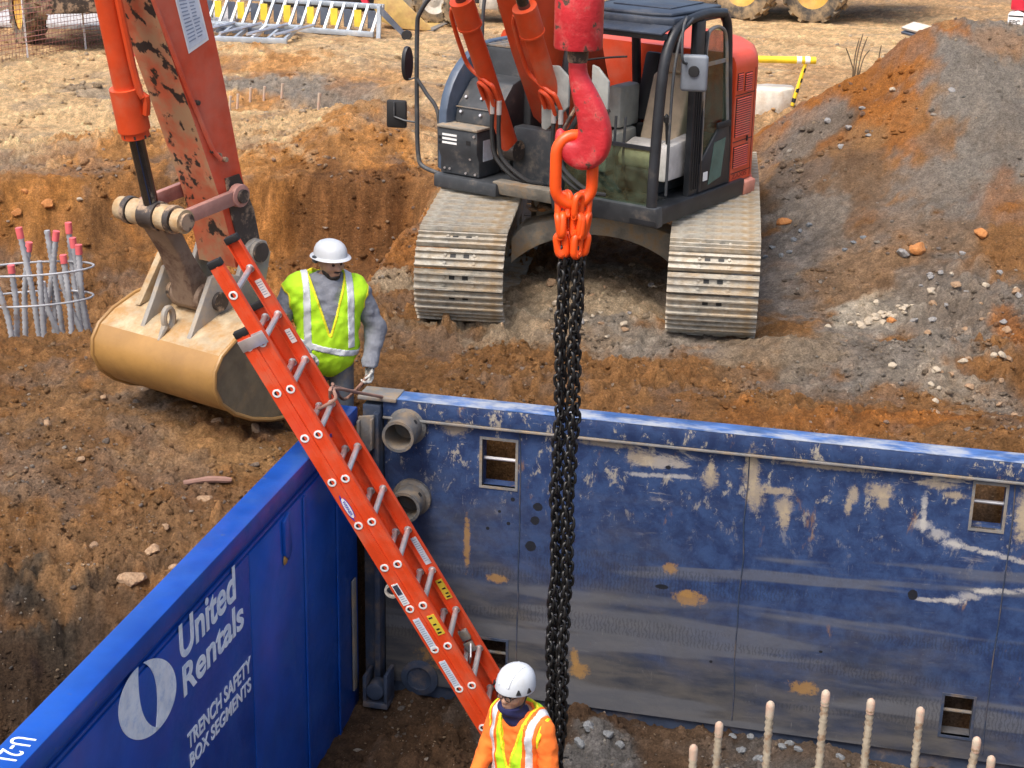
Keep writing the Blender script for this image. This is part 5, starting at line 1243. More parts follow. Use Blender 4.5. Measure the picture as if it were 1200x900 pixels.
# seat and controls
st = B(); st.prism([(-.78, 1.50), (-.74, 1.46), (-.60, 1.46), (-.42, 2.10), (-.47, 2.16), (-.55, 2.14)], 'x', .66, 1.06); so = st.obj('seat', m_seat, cab, bevel=.035, segs=3)
B().prism([(-1.12, 1.47), (-1.10, 1.36), (-.58, 1.36), (-.58, 1.50), (-1.05, 1.53)], 'x', .64, 1.08).obj('cushion', m_seat, so, bevel=.035, segs=3)
B().prism([(-.54, 2.16), (-.44, 2.14), (-.41, 2.32), (-.50, 2.34)], 'x', .74, .98).obj('headrest', m_seat, so, bevel=.03, segs=3)
B().span((.62, -1.15, 1.15), (1.10, -.55, 1.36)).obj('seat_base', m_dkgrey, so, bevel=.03)
B().prism([(-1.10, 1.545), (-1.06, 1.53), (-.72, 1.52), (-.70, 1.56), (-.9, 1.60)], 'x', .68, 1.02).obj('dust_sheet', m_pale, so, bevel=.015)
for x in (.53, 1.17):
    c_ = B().prism([(-1.25, 1.30), (-1.20, 1.62), (-.70, 1.66), (-.65, 1.30)], 'x', x - .07, x + .07).obj('control_console', m_pale if x > 1 else m_grey, cab, bevel=.03)
    B().cyl((x, -1.12, 1.62), (x, -1.15, 1.84), .014, 8).obj('joystick', m_blk, c_); B().lathe([(.001, -.05), (.024, -.03), (.028, .02), (.001, .05)], 12, Matrix.Translation((x, -1.155, 1.86)), cap=False).obj('joystick_knob', m_blk, c_)
B().span((.42, -.95, 1.66), (.56, -.60, 2.05)).obj('side_panel', m_grey, cab, bevel=.03)
B().prism([(-.62, 1.7), (-.5, 1.7), (-.36, 2.3), (-.44, 2.32)], 'x', .50, .66).obj('jacket', m_blk, cab, bevel=.03)
for x in (.72, .82): B().tube([(x, -1.22, 1.15), (x, -1.30, 1.50), (x, -1.28, 1.85)], .013, 8).obj('travel_lever', m_dkgrey, cab)
B().cyl((1.12, -1.22, 1.55), (1.16, -1.30, 1.80), .010, 8).obj('red_lever', m_vred, cab)
for i in range(6): B().span((.42, -1.52 + i * .06, 1.141), (1.22, -1.49 + i * .06, 1.155)).obj('floor_tread', m_blk, cab)
# mirrors
bar('mirror_arm', [(1.35, -1.20, 2.78), (1.42, -1.38, 2.70), (1.45, -1.42, 2.45), (1.44, -1.30, 2.40)], .012, m_dkgrey)
mi = B().box((1.49, -1.27, 2.32), (.235, .08, .32), Matrix.Rotation(R(24), 3, 'Z')).obj('mirror', m_mirror, ex, bevel=.03, segs=3)
B().lathe([(.05, 0), (.045, .02), (.001, .022)], 16, frame(Vector((1.505, -1.305, 2.34)), (.4, -.91, 0))).obj('mirror_joint', m_blk, mi)
# boom-side boxes on the viewer's left
B().prism([(-1.10, 1.12), (-.36, 1.12), (-.36, .99), (-1.10, .99)], 'y', -1.62, -1.1).obj('step_plate', m_dkgrey, ex, bevel=.02)
tbx = B().prism([(-1.56, 1.13), (-1.56, 1.28), (-1.60, 1.36), (-1.60, 1.57), (-1.22, 1.57), (-1.22, 1.13)], 'x', -1.06, -.60).obj('tool_box', m_dkgrey, ex, bevel=.014)
B().span((-1.07, -1.615, 1.572), (-.59, -1.2, 1.60)).obj('tool_box_lid', m_frame, tbx, bevel=.01)
for i in range(3): B().box((-.92, -1.602, 1.435 + i * .038), (.17, .006, .020)).obj('vent_print', m_white, tbx)
for z in (1.43, 1.48): B().box((-1.035, -1.602, z), (.03, .006, .026)).obj('vent_hole', m_blk, tbx)
B().box((-.70, -1.602, 1.46), (.05, .006, .04)).obj('lock', m_blk, tbx)
B().box((-.5985, -1.42, 1.38), (.004, .16, .20)).obj('notice', m_sticker, tbx)
for x, z in ((-1.0, 1.18), (-.94, 1.18), (-.75, 1.16), (-.64, 1.16), (-.63, 1.53), (-.70, 1.30)): B().cyl((x, -1.60 if z > 1.3 else -1.565, z), (x, -1.615 if z > 1.3 else -1.575, z), .012, 8).obj('bolt', m_alu, tbx)
ub = B().prism([(-1.42, 1.60), (-1.38, 1.76), (-1.16, 1.98), (-1.0, 2.02), (-.7, 2.02), (-.7, 1.14), (-1.2, 1.14), (-1.2, 1.60)], 'x', -1.0, -.50).obj('upper_box', m_dkgrey, ex, bevel=.018)
B().span((-1.0, -1.398, 1.745), (-.50, -1.38, 1.752)).obj('seam', m_steel, ub)
for x, y_, z in ((-.93, -1.40, 1.70), (-.70, -1.40, 1.69), (-.93, -1.315, 1.83), (-.75, -1.315, 1.83), (-.90, -1.15, 1.985), (-.70, -1.15, 1.985)): B().cyl((x, y_, z), (x, y_ - .02, z + .01), .014, 8).obj('bolt', m_alu, ub)
B().prism([(-1.52, 1.14), (-1.52, 1.70)] + [(-.72 - .80 * math.cos(R(a)), 1.62 + .68 * math.sin(R(a))) for a in range(10, 91, 10)] + [(-.40, 2.30), (-.40, 1.14)], 'x', -1.12, -1.02).obj('side_fender', m_fender, ex, bevel=.02)
tk_ = B().span((-1.02, -.98, 1.12), (-.42, -.08, 2.28)).obj('fuel_tank', m_dkgrey, ex, bevel=.04)
for i in range(9): B().span((-.98, -.96 + i * .09, 2.278), (-.46, -.92 + i * .09, 2.296)).obj('tread_strip', m_steel, tk_)
bar('handrail', [(-1.0, -.9, 2.9), (-1.15, -1.45, 2.82), (-1.33, -1.52, 2.62), (-1.375, -1.52, 2.4), (-1.375, -1.52, 1.6), (-1.36, -1.52, 1.25), (-1.30, -1.52, 1.14), (-1.05, -1.52, 1.09)], .022, m_dkgrey, ex)
bar('handrail', [(-1.375, -1.52, 1.98), (-1.28, -1.50, 1.85), (-1.15, -1.48, 1.66), (-1.13, -1.48, 1.15)], .020, m_dkgrey, ex)
bar('handrail', [(-1.0, -.9, 2.9), (-.98, -1.0, 2.6), (-.96, -1.05, 2.02)], .018, m_dkgrey, ex)
mo = B().lathe([(.001, -.02), (.5, -.02), (.52, 0), (.5, .02), (.001, .02)], 24, frame((-1.47, -1.55, 2.12), (1, .1, 0), (0, 0, 1)) @ Matrix.Diagonal((.32, .15, 1, 1)), cap=False).obj('round_mirror', m_black, ex)
B().tube([(-1.375, -1.52, 2.0), (-1.44, -1.55, 1.97), (-1.5, -1.56, 2.0), (-1.5, -1.56, 2.2)], .010, 6).obj('mirror_bracket', m_dkgrey, mo)
ms = B().box((-1.60, -1.55, 1.62), (.20, .05, .27), Matrix.Rotation(R(24), 3, 'Z')).obj('square_mirror', m_blk, ex, bevel=.02)
B().tube([(-1.375, -1.52, 1.56), (-1.5, -1.56, 1.57), (-1.60, -1.59, 1.6), (-1.60, -1.59, 1.74)], .010, 6).obj('mirror_bracket', m_dkgrey, ms)
# boom
BW = .21
def slab(profile, w): return B().prism(profile, 'x', -w, w)
bo_ = slab([(-.52, 1.48), (-.92, 1.50), (-1.25, 1.72), (-1.62, 2.35), (-2.05, 3.20), (-2.65, 4.35), (-3.6, 4.55), (-6.5, 4.20), (-6.72, 4.36), (-6.62, 4.62), (-3.4, 5.35), (-2.3, 5.15), (-1.6, 4.2), (-.95, 2.9), (-.48, 1.75)], BW).obj('boom', m_orange, ex, bevel=.012)
text_obj('200', Matrix(((1, 0, 0, -.18), (0, 0, -1, -2.12), (0, 1, 0, 2.98), (0, 0, 0, 1))), .3, .10, m_white, bo_, bold=.02) if False else None
B().cyl((-.36, -.70, 1.62), (.36, -.70, 1.62), .09, 20).obj('boom_foot_pin', m_pin, bo_)
for x, nm in ((-.335, 0), (.335, 1)):
    base, top = Vector((x, -1.42, 1.42)), Vector((x, -2.62, 3.60))
    if nm: base, top = Vector((x, -1.42, 1.42)), Vector((x, -2.62, 3.60))
    d = (top - base).normalized()
    cy = B().cyl(base, base + d * 1.62, .086, 20); cy.cyl(base + d * 1.40, base + d * 1.66, .110, 20); cy.cyl(base + d * 1.385, base + d * 1.402, .115, 20)
    co_ = cy.obj('boom_cylinder', m_orange, ex, smooth=40)
    B().cyl(base + d * 1.66, top, .055, 16).obj('cylinder_rod', m_chrome, co_)
    B().cyl(base - Vector((.09, 0, 0)), base + Vector((.09, 0, 0)), .10, 16).obj('cylinder_eye', m_pin, co_)
    off = Vector((-.10, -.06, .05))
    pts = [base + d * 1.5 + off * 1.1, base + d * 1.38 + off * 1.4, base + d * 1.05 + off * 1.5, base + d * .86 + off * 1.3, base + d * .80 + Vector((.06, -.10, 0)), base + d * .76 + Vector((.13, -.12, 0)), base + d * .60 + Vector((.15, -.12, 0))]
    B().tube(bez(pts, 5), .020, 8).obj('steel_pipe', m_orange, co_)
    pts2 = [base + d * .58 + Vector((-.02, -.13, .02)), base + d * .74 + Vector((-.03, -.13, .03)), base + d * .78 + Vector((.04, -.15, 0)), base + d * .70 + Vector((.09, -.15, 0)), base + d * .55 + Vector((.09, -.15, 0))]
    B().tube(bez(pts2, 5), .019, 8).obj('steel_pipe', m_orange, co_)
    for k, dx in enumerate((.075, .15)):
        s0 = base + d * .58 + Vector((dx, -.135, 0))
        B().cyl(s0 + Vector((0, 0, .03)), s0 - Vector((0, 0, .10)), .024, 10).obj('hose_fitting', m_alu, co_)
        hp = bez([s0 - Vector((0, 0, .08)), s0 - Vector((-.0, 0, .30)), s0 + Vector((.05, .0, -.50)), s0 + Vector((.25 + .04 * k, .02, -.66)), s0 + Vector((.42, .12, -.70))], 6)
        B().tube(hp, .020, 8).obj('hose', m_rubber, co_)
for k, poly in enumerate([[(.26, 2.32), (.44, 2.33), (.555, 2.24), (.555, 1.98), (.33, 1.745), (.275, 1.755)], [(.79, 2.38), (.85, 2.36), (.965, 2.25), (.965, 2.0), (.87, 1.92), (.79, 2.0)]]):
    gp = B().prism([(x - .02, z) for x, z in poly], 'y', -1.80, -1.765).obj('guard_plate', m_grey, ex, bevel=.01)
    B().cyl((poly[0][0] + .17, -1.80, 2.0), (poly[0][0] + .17, -1.83, 2.0), .018, 10).obj('bolt', m_pin, gp)
B().tube([(.3, -1.765, 2.2), (.2, -1.5, 2.0), (.15, -1.0, 1.8)], .03, 8).obj('plate_bracket', m_dkgrey, ex)
B().tube([(.82, -1.765, 2.1), (.6, -1.72, 1.9), (.3, -1.6, 1.5)], .025, 8).obj('plate_bracket', m_dkgrey, ex)
B().prism([(-.40, 1.10), (-.40, 1.62), (.24, 1.62), (.24, 1.10)], 'y', -1.30, -1.15).obj('centre_plate', m_dkgrey, ex, bevel=.02)
# arm (stick)
aw = .185
prof = [(-5.50, 1.30), (-5.42, 1.42), (-5.47, 1.62), (-5.57, 2.0), (-5.70, 2.64), (-5.845, 3.25), (-6.1, 4.3), (-6.35, 4.75), (-6.75, 4.9), (-6.75, 4.4), (-6.36, 3.30), (-6.07, 2.57), (-5.80, 1.86), (-5.70, 1.50), (-5.66, 1.30)]
b = B(); n_ = len(prof)
b.add([(-aw, y, z) for y, z in prof] + [(aw, y, z) for y, z in prof], [tuple(range(n_))[::-1], tuple(range(n_, 2 * n_))])
b.add([(-aw, y, z) for y, z in prof] + [(aw, y, z) for y, z in prof], [(i, (i + 1) % n_, (i + 1) % n_ + n_, i + n_) for i in range(n_)], 1)
am = b.obj('arm', [m_arm, m_armspot], ex, weld=True, smooth=30)
dp = B().add([(aw + .004, y, z) for y, z in ((-6.17, 3.42), (-5.98, 3.40), (-5.86, 2.99), (-6.035, 2.93))], [(0, 1, 2, 3)]).obj('data_plate', m_sticker, am, smooth=0)
_q = [Vector((-6.17, 3.42)), Vector((-5.98, 3.40)), Vector((-5.86, 2.99)), Vector((-6.035, 2.93))]
b = B()
for i in range(13):
    t0, t1 = .26 + i * .053, .26 + i * .053 + .02
    for s0, s1 in ((.08, random.uniform(.4, .5)), (.55, random.uniform(.75, .92))):
        f_ = lambda s, t: (_q[0].lerp(_q[3], t)).lerp(_q[1].lerp(_q[2], t), s)
        b.add([(aw + .0055, *f_(*w)) for w in ((s0, t0), (s1, t0), (s1, t1), (s0, t1))], [(0, 1, 2, 3)])
f_ = lambda s, t: (_q[0].lerp(_q[3], t)).lerp(_q[1].lerp(_q[2], t), s)
b.add([(aw + .0055, *f_(*w)) for w in ((.1, .05), (.2, .04), (.4, .22), (.3, .22))], [(0, 1, 2, 3)]); b.add([(aw + .0055, *f_(.7 + .16 * math.cos(a), .12 + .07 * math.sin(a))) for a in np.linspace(0, 6.28, 13)[:-1]], [tuple(range(12))])
b.obj('plate_print', m_print, dp, smooth=0)
B().add([(aw + .0025, y, z) for y, z in ((-6.19, 3.44), (-5.965, 3.42), (-5.842, 2.975), (-6.04, 2.90))], [(0, 1, 2, 3)]).obj('plate_border', m_white, am, smooth=0)
for y, z in ((-5.86, 2.20), (-5.80, 2.16), (-5.74, 2.12), (-5.99, 2.56)): B().cyl((aw, y, z), (aw + .03, y + .0, z), .018, 10).obj('pipe_clamp', m_pin, am)
B().tube(bez([(aw + .02, -6.36, 3.3), (aw + .02, -6.1, 2.7), (aw + .02, -5.98, 2.45), (aw + .02, -5.87, 2.22), (aw + .03, -5.80, 2.13)], 5), .017, 8).obj('grease_line', m_arm, am)
B().cyl((-.30, -5.50, 1.40), (.30, -5.50, 1.40), .075, 18).obj('bucket_pin', m_pin, am)
b = B()
for q in (-1, 1): b.prism([(-5.74, 1.98), (-5.60, 1.99), (-5.46, 1.70), (-5.40, 1.42), (-5.52, 1.28), (-5.62, 1.44), (-5.70, 1.72)], 'x', q * aw if q > 0 else -aw - .012, aw + .012 if q > 0 else -aw)
b.obj('grease_patch', m_pin, am)
# bucket cylinder and linkage
c0, c1 = Vector((0, -6.40, 2.41)), Vector((0, -6.83, 4.6)); d = (c1 - c0).normalized()
cy = B().cyl(c0 + d * .05, c1, .082, 22); cy.cyl(c0, c0 + d * .30, .112, 22); cy.cyl(c0 - d * .05, c0 + d * .04, .098, 22)
bc = cy.obj('bucket_cylinder', m_orange, ex, smooth=40)
pb = Vector((0, -6.265, 1.785))
B().cyl(c0, pb, .054, 18).obj('cylinder_rod', m_chrome, bc)
B().tube(bez([c0 + d * .12 + Vector((.13, .02, 0)), c0 + d * .25 + Vector((.15, .03, 0)), c0 + d * .45 + Vector((.115, .0, 0)), c1 + Vector((.115, 0, 0))], 4), .026, 8).obj('steel_pipe', m_orange, bc)
for i in range(8): B().cyl(c0 - d * .055 + Vector((.09 * math.cos(i * .785), .09 * math.sin(i * .785), 0)), c0 - d * .03 + Vector((.09 * math.cos(i * .785), .09 * math.sin(i * .785), 0)), .012, 6).obj('gland_bolt', m_pin, bc)
b = B().cyl(pb - Vector((.34, 0, 0)), pb + Vector((.34, 0, 0)), .062, 20)
lk = b.obj('linkage_pin', m_pin, ex, smooth=40)
for x0, x1, r, m_ in ((-.33, -.26, .085, m_bucketpale), (-.25, -.20, .10, m_pin), (-.19, -.08, .092, m_bucketpale), (-.075, .075, .105, m_pin), (.08, .17, .092, m_bucketpale), (.18, .23, .10, m_pin), (.24, .315, .085, m_bucketpale)):
    B().cyl(pb + Vector((x0, 0, 0)), pb + Vector((x1, 0, 0)), r, 20).obj('pin_boss', m_, lk)
for q in (-1, 1):
    a_, e_ = Vector((q * .285, -6.265, 1.785)), Vector((q * .25, -5.66, 1.84))
    b = B(); b.prism([(-6.27, 1.735), (-6.27, 1.835), (-5.66, 1.905), (-5.66, 1.795)], 'x', q * .24 - .025, q * .24 + .025); b.cyl((q * .21, -5.66, 1.85), (q * .275, -5.66, 1.85), .085, 18)
    b.obj('side_link', m_sidelink, ex, bevel=.01)
    B().cyl((q * .275, -5.66, 1.85), (q * .30, -5.66, 1.85), .05, 14).obj('link_pin', m_pin, lk)
b = B(); b.prism([(-6.36, 1.80), (-6.30, 1.88), (-6.20, 1.86), (-6.13, 1.70), (-5.99, 1.44), (-5.86, 1.24), (-5.83, 1.10), (-5.92, 1.02), (-6.02, 1.06), (-6.05, 1.25), (-6.15, 1.48), (-6.28, 1.68)], 'x', -.11, .11); b.cyl((-.15, -5.92, 1.12), (.15, -5.92, 1.12), .105, 18)
b.obj('bucket_link', m_link, ex, bevel=.02)
# bucket
bk_prof = [(-5.72, 1.04), (-5.92, 1.02), (-6.14, .95), (-6.28, .87), (-6.35, .77), (-6.36, .65), (-6.30, .52), (-6.17, .41), (-6.0, .32), (-5.8, .255), (-5.64, .228), (-5.52, .22), (-5.42, .222)]
BKW = .62
b = B(); th = .035; n_ = len(bk_prof)
inn = []
for i, p in enumerate(bk_prof):
    a_ = Vector(bk_prof[max(0, i - 1)]); c_ = Vector(bk_prof[min(n_ - 1, i + 1)]); t_ = (c_ - a_).normalized(); inn.append((p[0] + t_.y * -th * -1 if False else p[0] - t_.y * th, p[1] + t_.x * th))
vs = [(-BKW, y, z) for y, z in bk_prof] + [(BKW, y, z) for y, z in bk_prof] + [(-BKW, y, z) for y, z in inn] + [(BKW, y, z) for y, z in inn]
fo, mo_ = [], []
for i in range(n_ - 1):
    fo.append((i, i + 1, n_ + i + 1, n_ + i)); mo_.append(1 if i < 3 else 0)
    fo.append((2*n_ + i, 3*n_ + i, 3*n_ + i + 1, 2*n_ + i + 1)); mo_.append(2)
    for o_, p_ in ((0, 2*n_), (n_, 3*n_)): fo.append((o_ + i, p_ + i, p_ + i + 1, o_ + i + 1)); mo_.append(0)
fo += [(0, n_, 3*n_, 2*n_), (n_-1, 3*n_-1, 4*n_-1, 2*n_-1)]; mo_ += [1, 0]
b.add(vs, fo); b.m = mo_
bk = b.obj('bucket_shell', [m_bucket, m_bucketpale, m_bucketdark], ex, smooth=50)
for q in (-1, 1):
    sp_ = [(y, z) for y, z in bk_prof] + [(-5.38, .28), (-5.50, .75), (-5.58, 1.02)]
    x0 = q * BKW
    B().prism([(-5.72 + (y + 5.72) * .985, .62 + (z - .62) * .975) for y, z in sp_], 'x', x0 - .025 * q, x0 + .004 * q).obj('side_plate', m_bucketdark, bk)
    B().tube([(x0, y, z) for y, z in bk_prof], .018, 8).obj('rim_weld', m_bucket, bk)
for q in (-.235, .235):
    B().prism([(-6.22, .90), (-6.10, 1.10), (-5.98, 1.31), (-5.86, 1.32), (-5.70, 1.26), (-5.60, 1.46), (-5.50, 1.50), (-5.40, 1.46), (-5.36, 1.36), (-5.42, 1.15), (-5.50, 1.0), (-5.8, 1.0)], 'x', q - .022, q + .022).obj('ear_plate', m_plate, bk, bevel=.008)
    B().cyl((q - .05, -5.50, 1.40), (q + .05, -5.50, 1.40), .085, 20).obj('ear_boss', m_plate, bk); B().cyl((q - .055, -5.92, 1.12), (q + .055, -5.92, 1.12), .07, 18).obj('ear_boss', m_pin, bk)
B().span((-.60, -5.75, 1.045), (-.26, -5.60, 1.10)).obj('top_stiffener', m_bucketpale, bk, bevel=.01)
for q in (-.45,): B().prism([(-6.06, .99), (-5.80, 1.34), (-5.74, 1.34), (-5.74, 1.04)], 'x', q - .03, q + .03).obj('gusset', m_bucketpale, bk, bevel=.008)
eye = B().tube([(0, -6.175 + .045 * math.cos(a), 1.005 + .075 * math.sin(a)) for a in np.linspace(0, 2*math.pi, 19)[:-1]], .024, 8, True); eye.tube([(0, -6.21, .95), (0, -6.28, .86)], [.03, .012], 8); eye.obj('lifting_eye', m_plate, bk)
for i in range(5):
    x = -.52 + i * .26
    B().add([(x - .06, -5.45, .20), (x + .06, -5.45, .20), (x + .06, -5.45, .26), (x - .06, -5.45, .26), (x - .035, -5.22, .195), (x + .035, -5.22, .195), (x + .035, -5.22, .21), (x - .035, -5.22, .21)], [(0,3,2,1),(4,5,6,7),(0,1,5,4),(1,2,6,5),(2,3,7,6),(3,0,4,7)]).obj('tooth', m_pin, bk)

# ------------------------------------------------------------------ things further back
def wheel(par, loc, r, w, axis, rim_m=None, lugs=16):
    M_ = frame(loc, axis)
    t_ = B().lathe([(r*.58, -w*.42), (r*.8, -w*.5), (r*.95, -w*.45), (r*.97, -w*.3), (r*.97, w*.3), (r*.95, w*.45), (r*.8, w*.5), (r*.58, w*.42)], 32, M_, cap=False)
    for i in range(lugs):
        for s_ in (-1, 1):
            a = 2 * math.pi * (i + .25 * s_) / lugs
            c_ = Vector((r * .985 * math.cos(a), r * .985 * math.sin(a), s_ * w * .24))
            t_.box(M_ @ c_, (r * .09, 2 * math.pi * r / lugs * .42, w * .46), M_.to_3x3() @ Matrix.Rotation(a, 3, 'Z') @ Matrix.Rotation(R(22 * s_), 3, 'X'))
    wo = t_.obj('wheel', m_tyre, par, smooth=40)
    B().lathe([(r*.60, -w*.36), (r*.50, -w*.30), (r*.30, -w*.12), (r*.10, -w*.20), (.01, -w*.22), (.01, w*.22), (r*.10, w*.20), (r*.30, w*.12), (r*.50, w*.30), (r*.60, w*.36)], 28, M_, cap=False).obj('rim', rim_m or m_rim, wo)
    return wo
def gz_(x, y): return float(G(np.array([x]), np.array([y]))[0])
# articulated hauler, only its wheels and belly in view
p1, p2 = onz(872, 21), onz(946, 24)
ax_ = Vector((p2 - p1)); ax_.z = 0; an = math.atan2(ax_.y, ax_.x)
hl = thing('dump_truck', 'yellow dump truck with knobbly tyres parked on the sandy ground', 'dump truck', (p1[0], p1[1], gz_(p1[0], p1[1])), an)
Lw = ax_.length
for x in (0, Lw + .15):
    for y_ in (0.0, 1.75):
        wheel(hl, (x, y_ + .0, .68), .68, .50, (-.45 if x == 0 else -.45, -1, 0))
b = B().span((-1.6, .3, .75), (Lw + 1.6, 1.45, 1.1)); b.obj('chassis', m_pin, hl, bevel=.04)
b = B(); b.prism([(.35, .95), (3.0, .72), (3.4, 1.0), (3.6, 2.2), (.2, 2.2)], 'y', -.25, 2.0); b.obj('tipper_body', m_vyel, hl, bevel=.05)
b = B(); b.prism([(-2.4, .9), (.2, .95), (.2, 2.6), (-1.0, 2.7), (-2.4, 1.8)], 'y', .0, 1.75); b.obj('truck_cab', m_vyel, hl, bevel=.08)
# red vehicle behind the heap
p = ony(1186, 18, 27.0); rz_ = R(-20)
rv = thing('red_truck', 'red truck with white bumper panel parked behind the spoil heap', 'truck', (p[0] + .17, p[1], gz_(p[0], p[1])), rz_)
zc = p[2] - gz_(p[0], p[1])
b = B(); b.prism([(-.22, zc - .30), (.02, zc - .25), (.02, zc + .03), (-.08, zc + .07), (-.22, zc + .02)], 'y', -.05, .25); bp = b.obj('bumper', m_white, rv, bevel=.015)
B().span((-.21, -.055, zc - .02), (.01, -.051, zc)).obj('bumper_seam', m_blk, bp)
text_obj('EPC', Matrix(((1, 0, 0, -.19), (0, 0, -1, -.056), (0, 1, 0, zc - .14), (0, 0, 0, 1))), .16, .07, m_dkgrey, bp, bold=.01)
b = B(); b.prism([(-.20, zc + .07), (.04, zc + .07), (.10, zc - .22), (.30, zc - .22), (.40, zc + .02), (.62, zc + .08), (.8, zc - .22), (2.6, zc - .22), (2.6, zc + .9), (-.05, zc + .9), (-.20, zc + .4)], 'y', 0, 1.7); b.obj('bodywork', m_vred, rv, bevel=.03)
wheel(rv, (.52, .2, .42), .42, .28, (0, -1, 0), m_steel); wheel(rv, (2.2, .2, .42), .42, .28, (0, -1, 0), m_steel)
b = B().span((.0, .1, .3), (2.5, 1.6, zc - .22)); b.obj('chassis', m_pin, rv)
# loader with tilted bucket and a lattice boom beside it, top of the picture
p = onz(470, 36)
lb = thing('loader_bucket', 'tan steel loader bucket lying tipped up beside the shoring frames', 'bucket', (p[0], p[1], gz_(p[0], p[1]) + .02), R(-14))
bp_ = [(-.55, .42), (-.50, .75), (-.2, .80), (.05, .55), (.55, .12), (.62, .03), (.5, .0), (-.1, .02), (-.45, .16)]
for y_, nm in ((-.02, 0), (.95, 1)): B().prism(bp_, 'y', y_ - .02, y_ + .02).obj('bucket_side', m_vyel if nm == 0 else m_frame, lb, bevel=.008)
b = B(); pf = [(-.50, .75), (-.55, .42), (-.45, .16), (-.1, .02), (.5, .0)]
for i in range(len(pf) - 1):
    q = [pf[i], pf[i+1]]; b.add([(q[0][0], .02, q[0][1]), (q[1][0], .02, q[1][1]), (q[1][0], .93, q[1][1]), (q[0][0], .93, q[0][1]), (q[0][0] + .03, .02, q[0][1] + .03), (q[1][0] + .03, .02, q[1][1] + .03), (q[1][0] + .03, .93, q[1][1] + .03), (q[0][0] + .03, .93, q[0][1] + .03)], [(0,1,2,3),(7,6,5,4),(0,4,5,1),(1,5,6,2),(2,6,7,3),(3,7,4,0)])
b.obj('bucket_back', m_vyel, lb); B().span((.45, -.03, .0), (.66, .96, .03)).obj('cutting_edge', m_steel, lb)
p = onz(535, 32)
tl = thing('tractor', 'machine on pale dusty wheels with orange engine cover behind the excavator boom', 'tractor', (p[0], p[1], gz_(p[0], p[1])), R(8))
wheel(tl, (-.42, 0.3, .42), .42, .30, (0, -1, .0), m_conc, 12); wheel(tl, (.02, -.15, .32), .32, .26, (0, -1, 0), m_conc, 12); wheel(tl, (1.25, .1, .42), .42, .30, (0, -1, 0), m_conc, 12)
B().span((-.5, .5, .35), (1.8, 1.3, .75)).obj('chassis', m_dkgrey, tl, bevel=.03); B().span((.5, .35, .25), (1.3, .5, .62)).obj('step_frame', m_conc, tl, bevel=.02); B().prism([(-.6, .75), (1.9, .75), (1.9, 1.5), (.2, 1.6), (-.6, 1.2)], 'y', .4, 1.4).obj('engine_cover', m_orange, tl, bevel=.05)
# shoring frames
def truss(name, label, u0, v0, u1, v1, hgt, depth, ribs, yellow, m_a):
    a, c = onz(u0, v0), onz(u1, v1); d_ = Vector(c - a); d_.z = 0; L_ = d_.length
    t_ = thing(name, label, 'shoring frame', (a[0], a[1], max(gz_(a[0], a[1]), gz_(c[0], c[1])) + .01), math.atan2(d_.y, d_.x), 'shoring frames')
    B().span((0, 0, 0), (L_, .08, .10)).obj('bottom_rail', m_a, t_, bevel=.008); B().span((0, depth, hgt - .09), (L_, depth + .08, hgt)).obj('top_rail', m_a, t_, bevel=.008)
    for i in range(ribs):
        x = .06 + (L_ - .12) * i / (ribs - 1)
        B().add([(x - .025, .08, .09), (x + .025, .08, .09), (x + .025, depth, hgt - .01), (x - .025, depth, hgt - .01), (x - .025, .08, .01), (x + .025, .08, .01), (x + .025, depth, hgt - .08), (x - .025, depth, hgt - .08)], [(0,1,2,3),(7,6,5,4),(0,4,5,1),(1,5,6,2),(2,6,7,3),(3,7,4,0)]).obj('rib', m_a if i % 4 else m_white, t_)
        if yellow and i < ribs - 1 and i % 2 == 0:
            x2 = x + (L_ - .12) / (ribs - 1)
            B().span((x + .05, depth * .55, hgt * .25), (x2 - .05, depth * .6, hgt * .82)).obj('yellow_panel', m_yellow, t_)
        elif i < ribs - 1: B().span((x + .05, depth * .7, hgt * .2), (x + (L_ - .12) / (ribs - 1) - .04, depth * .76, hgt * .8)).obj('dark_panel', m_galvd, t_)
    return t_
truss('shoring_frame', 'long galvanised shoring frame with yellow infill panels lying on the ground', 212, 30, 437, 46, .55, .5, 17, True, m_galv)
t_ = truss('shoring_frame', 'low galvanised frame with diagonal braces lying in front of the yellow panelled one', 212, 52, 336, 56, .16, 1.3, 7, False, m_galv)
for i in range(4): B().tube([(.2 + i * .5, .1, .14), (.7 + i * .5, 1.25, .18)], .03, 6).obj('brace', m_alu, t_)
a = onz(437, 46)
sh_ = thing('steel_skid', 'dark steel end frame propped against the long shoring frame', 'steel frame', (a[0] + .06, a[1] - .02, gz_(a[0], a[1])), R(-10))
B().add([(0, 0, 0), (.08, 0, 0), (.08, .1, .62), (0, .1, .62), (0, .06, 0), (.08, .06, 0), (.08, .16, .62), (0, .16, .62)], [(0,1,2,3),(7,6,5,4),(0,4,5,1),(1,5,6,2),(2,6,7,3),(3,7,4,0)]).obj('upright', m_galv, sh_)
B().add([(.08, 0, .45), (.55, 0, .02), (.60, 0, .08), (.08, 0, .6), (.08, .06, .45), (.55, .06, .02), (.60, .06, .08), (.08, .06, .6)], [(0,1,2,3),(7,6,5,4),(0,4,5,1),(1,5,6,2),(2,6,7,3),(3,7,4,0)]).obj('brace', m_galvd, sh_)
B().cyl((.58, -.02, .08), (.58, .10, .08), .09, 14).obj('roller', m_blk, sh_)
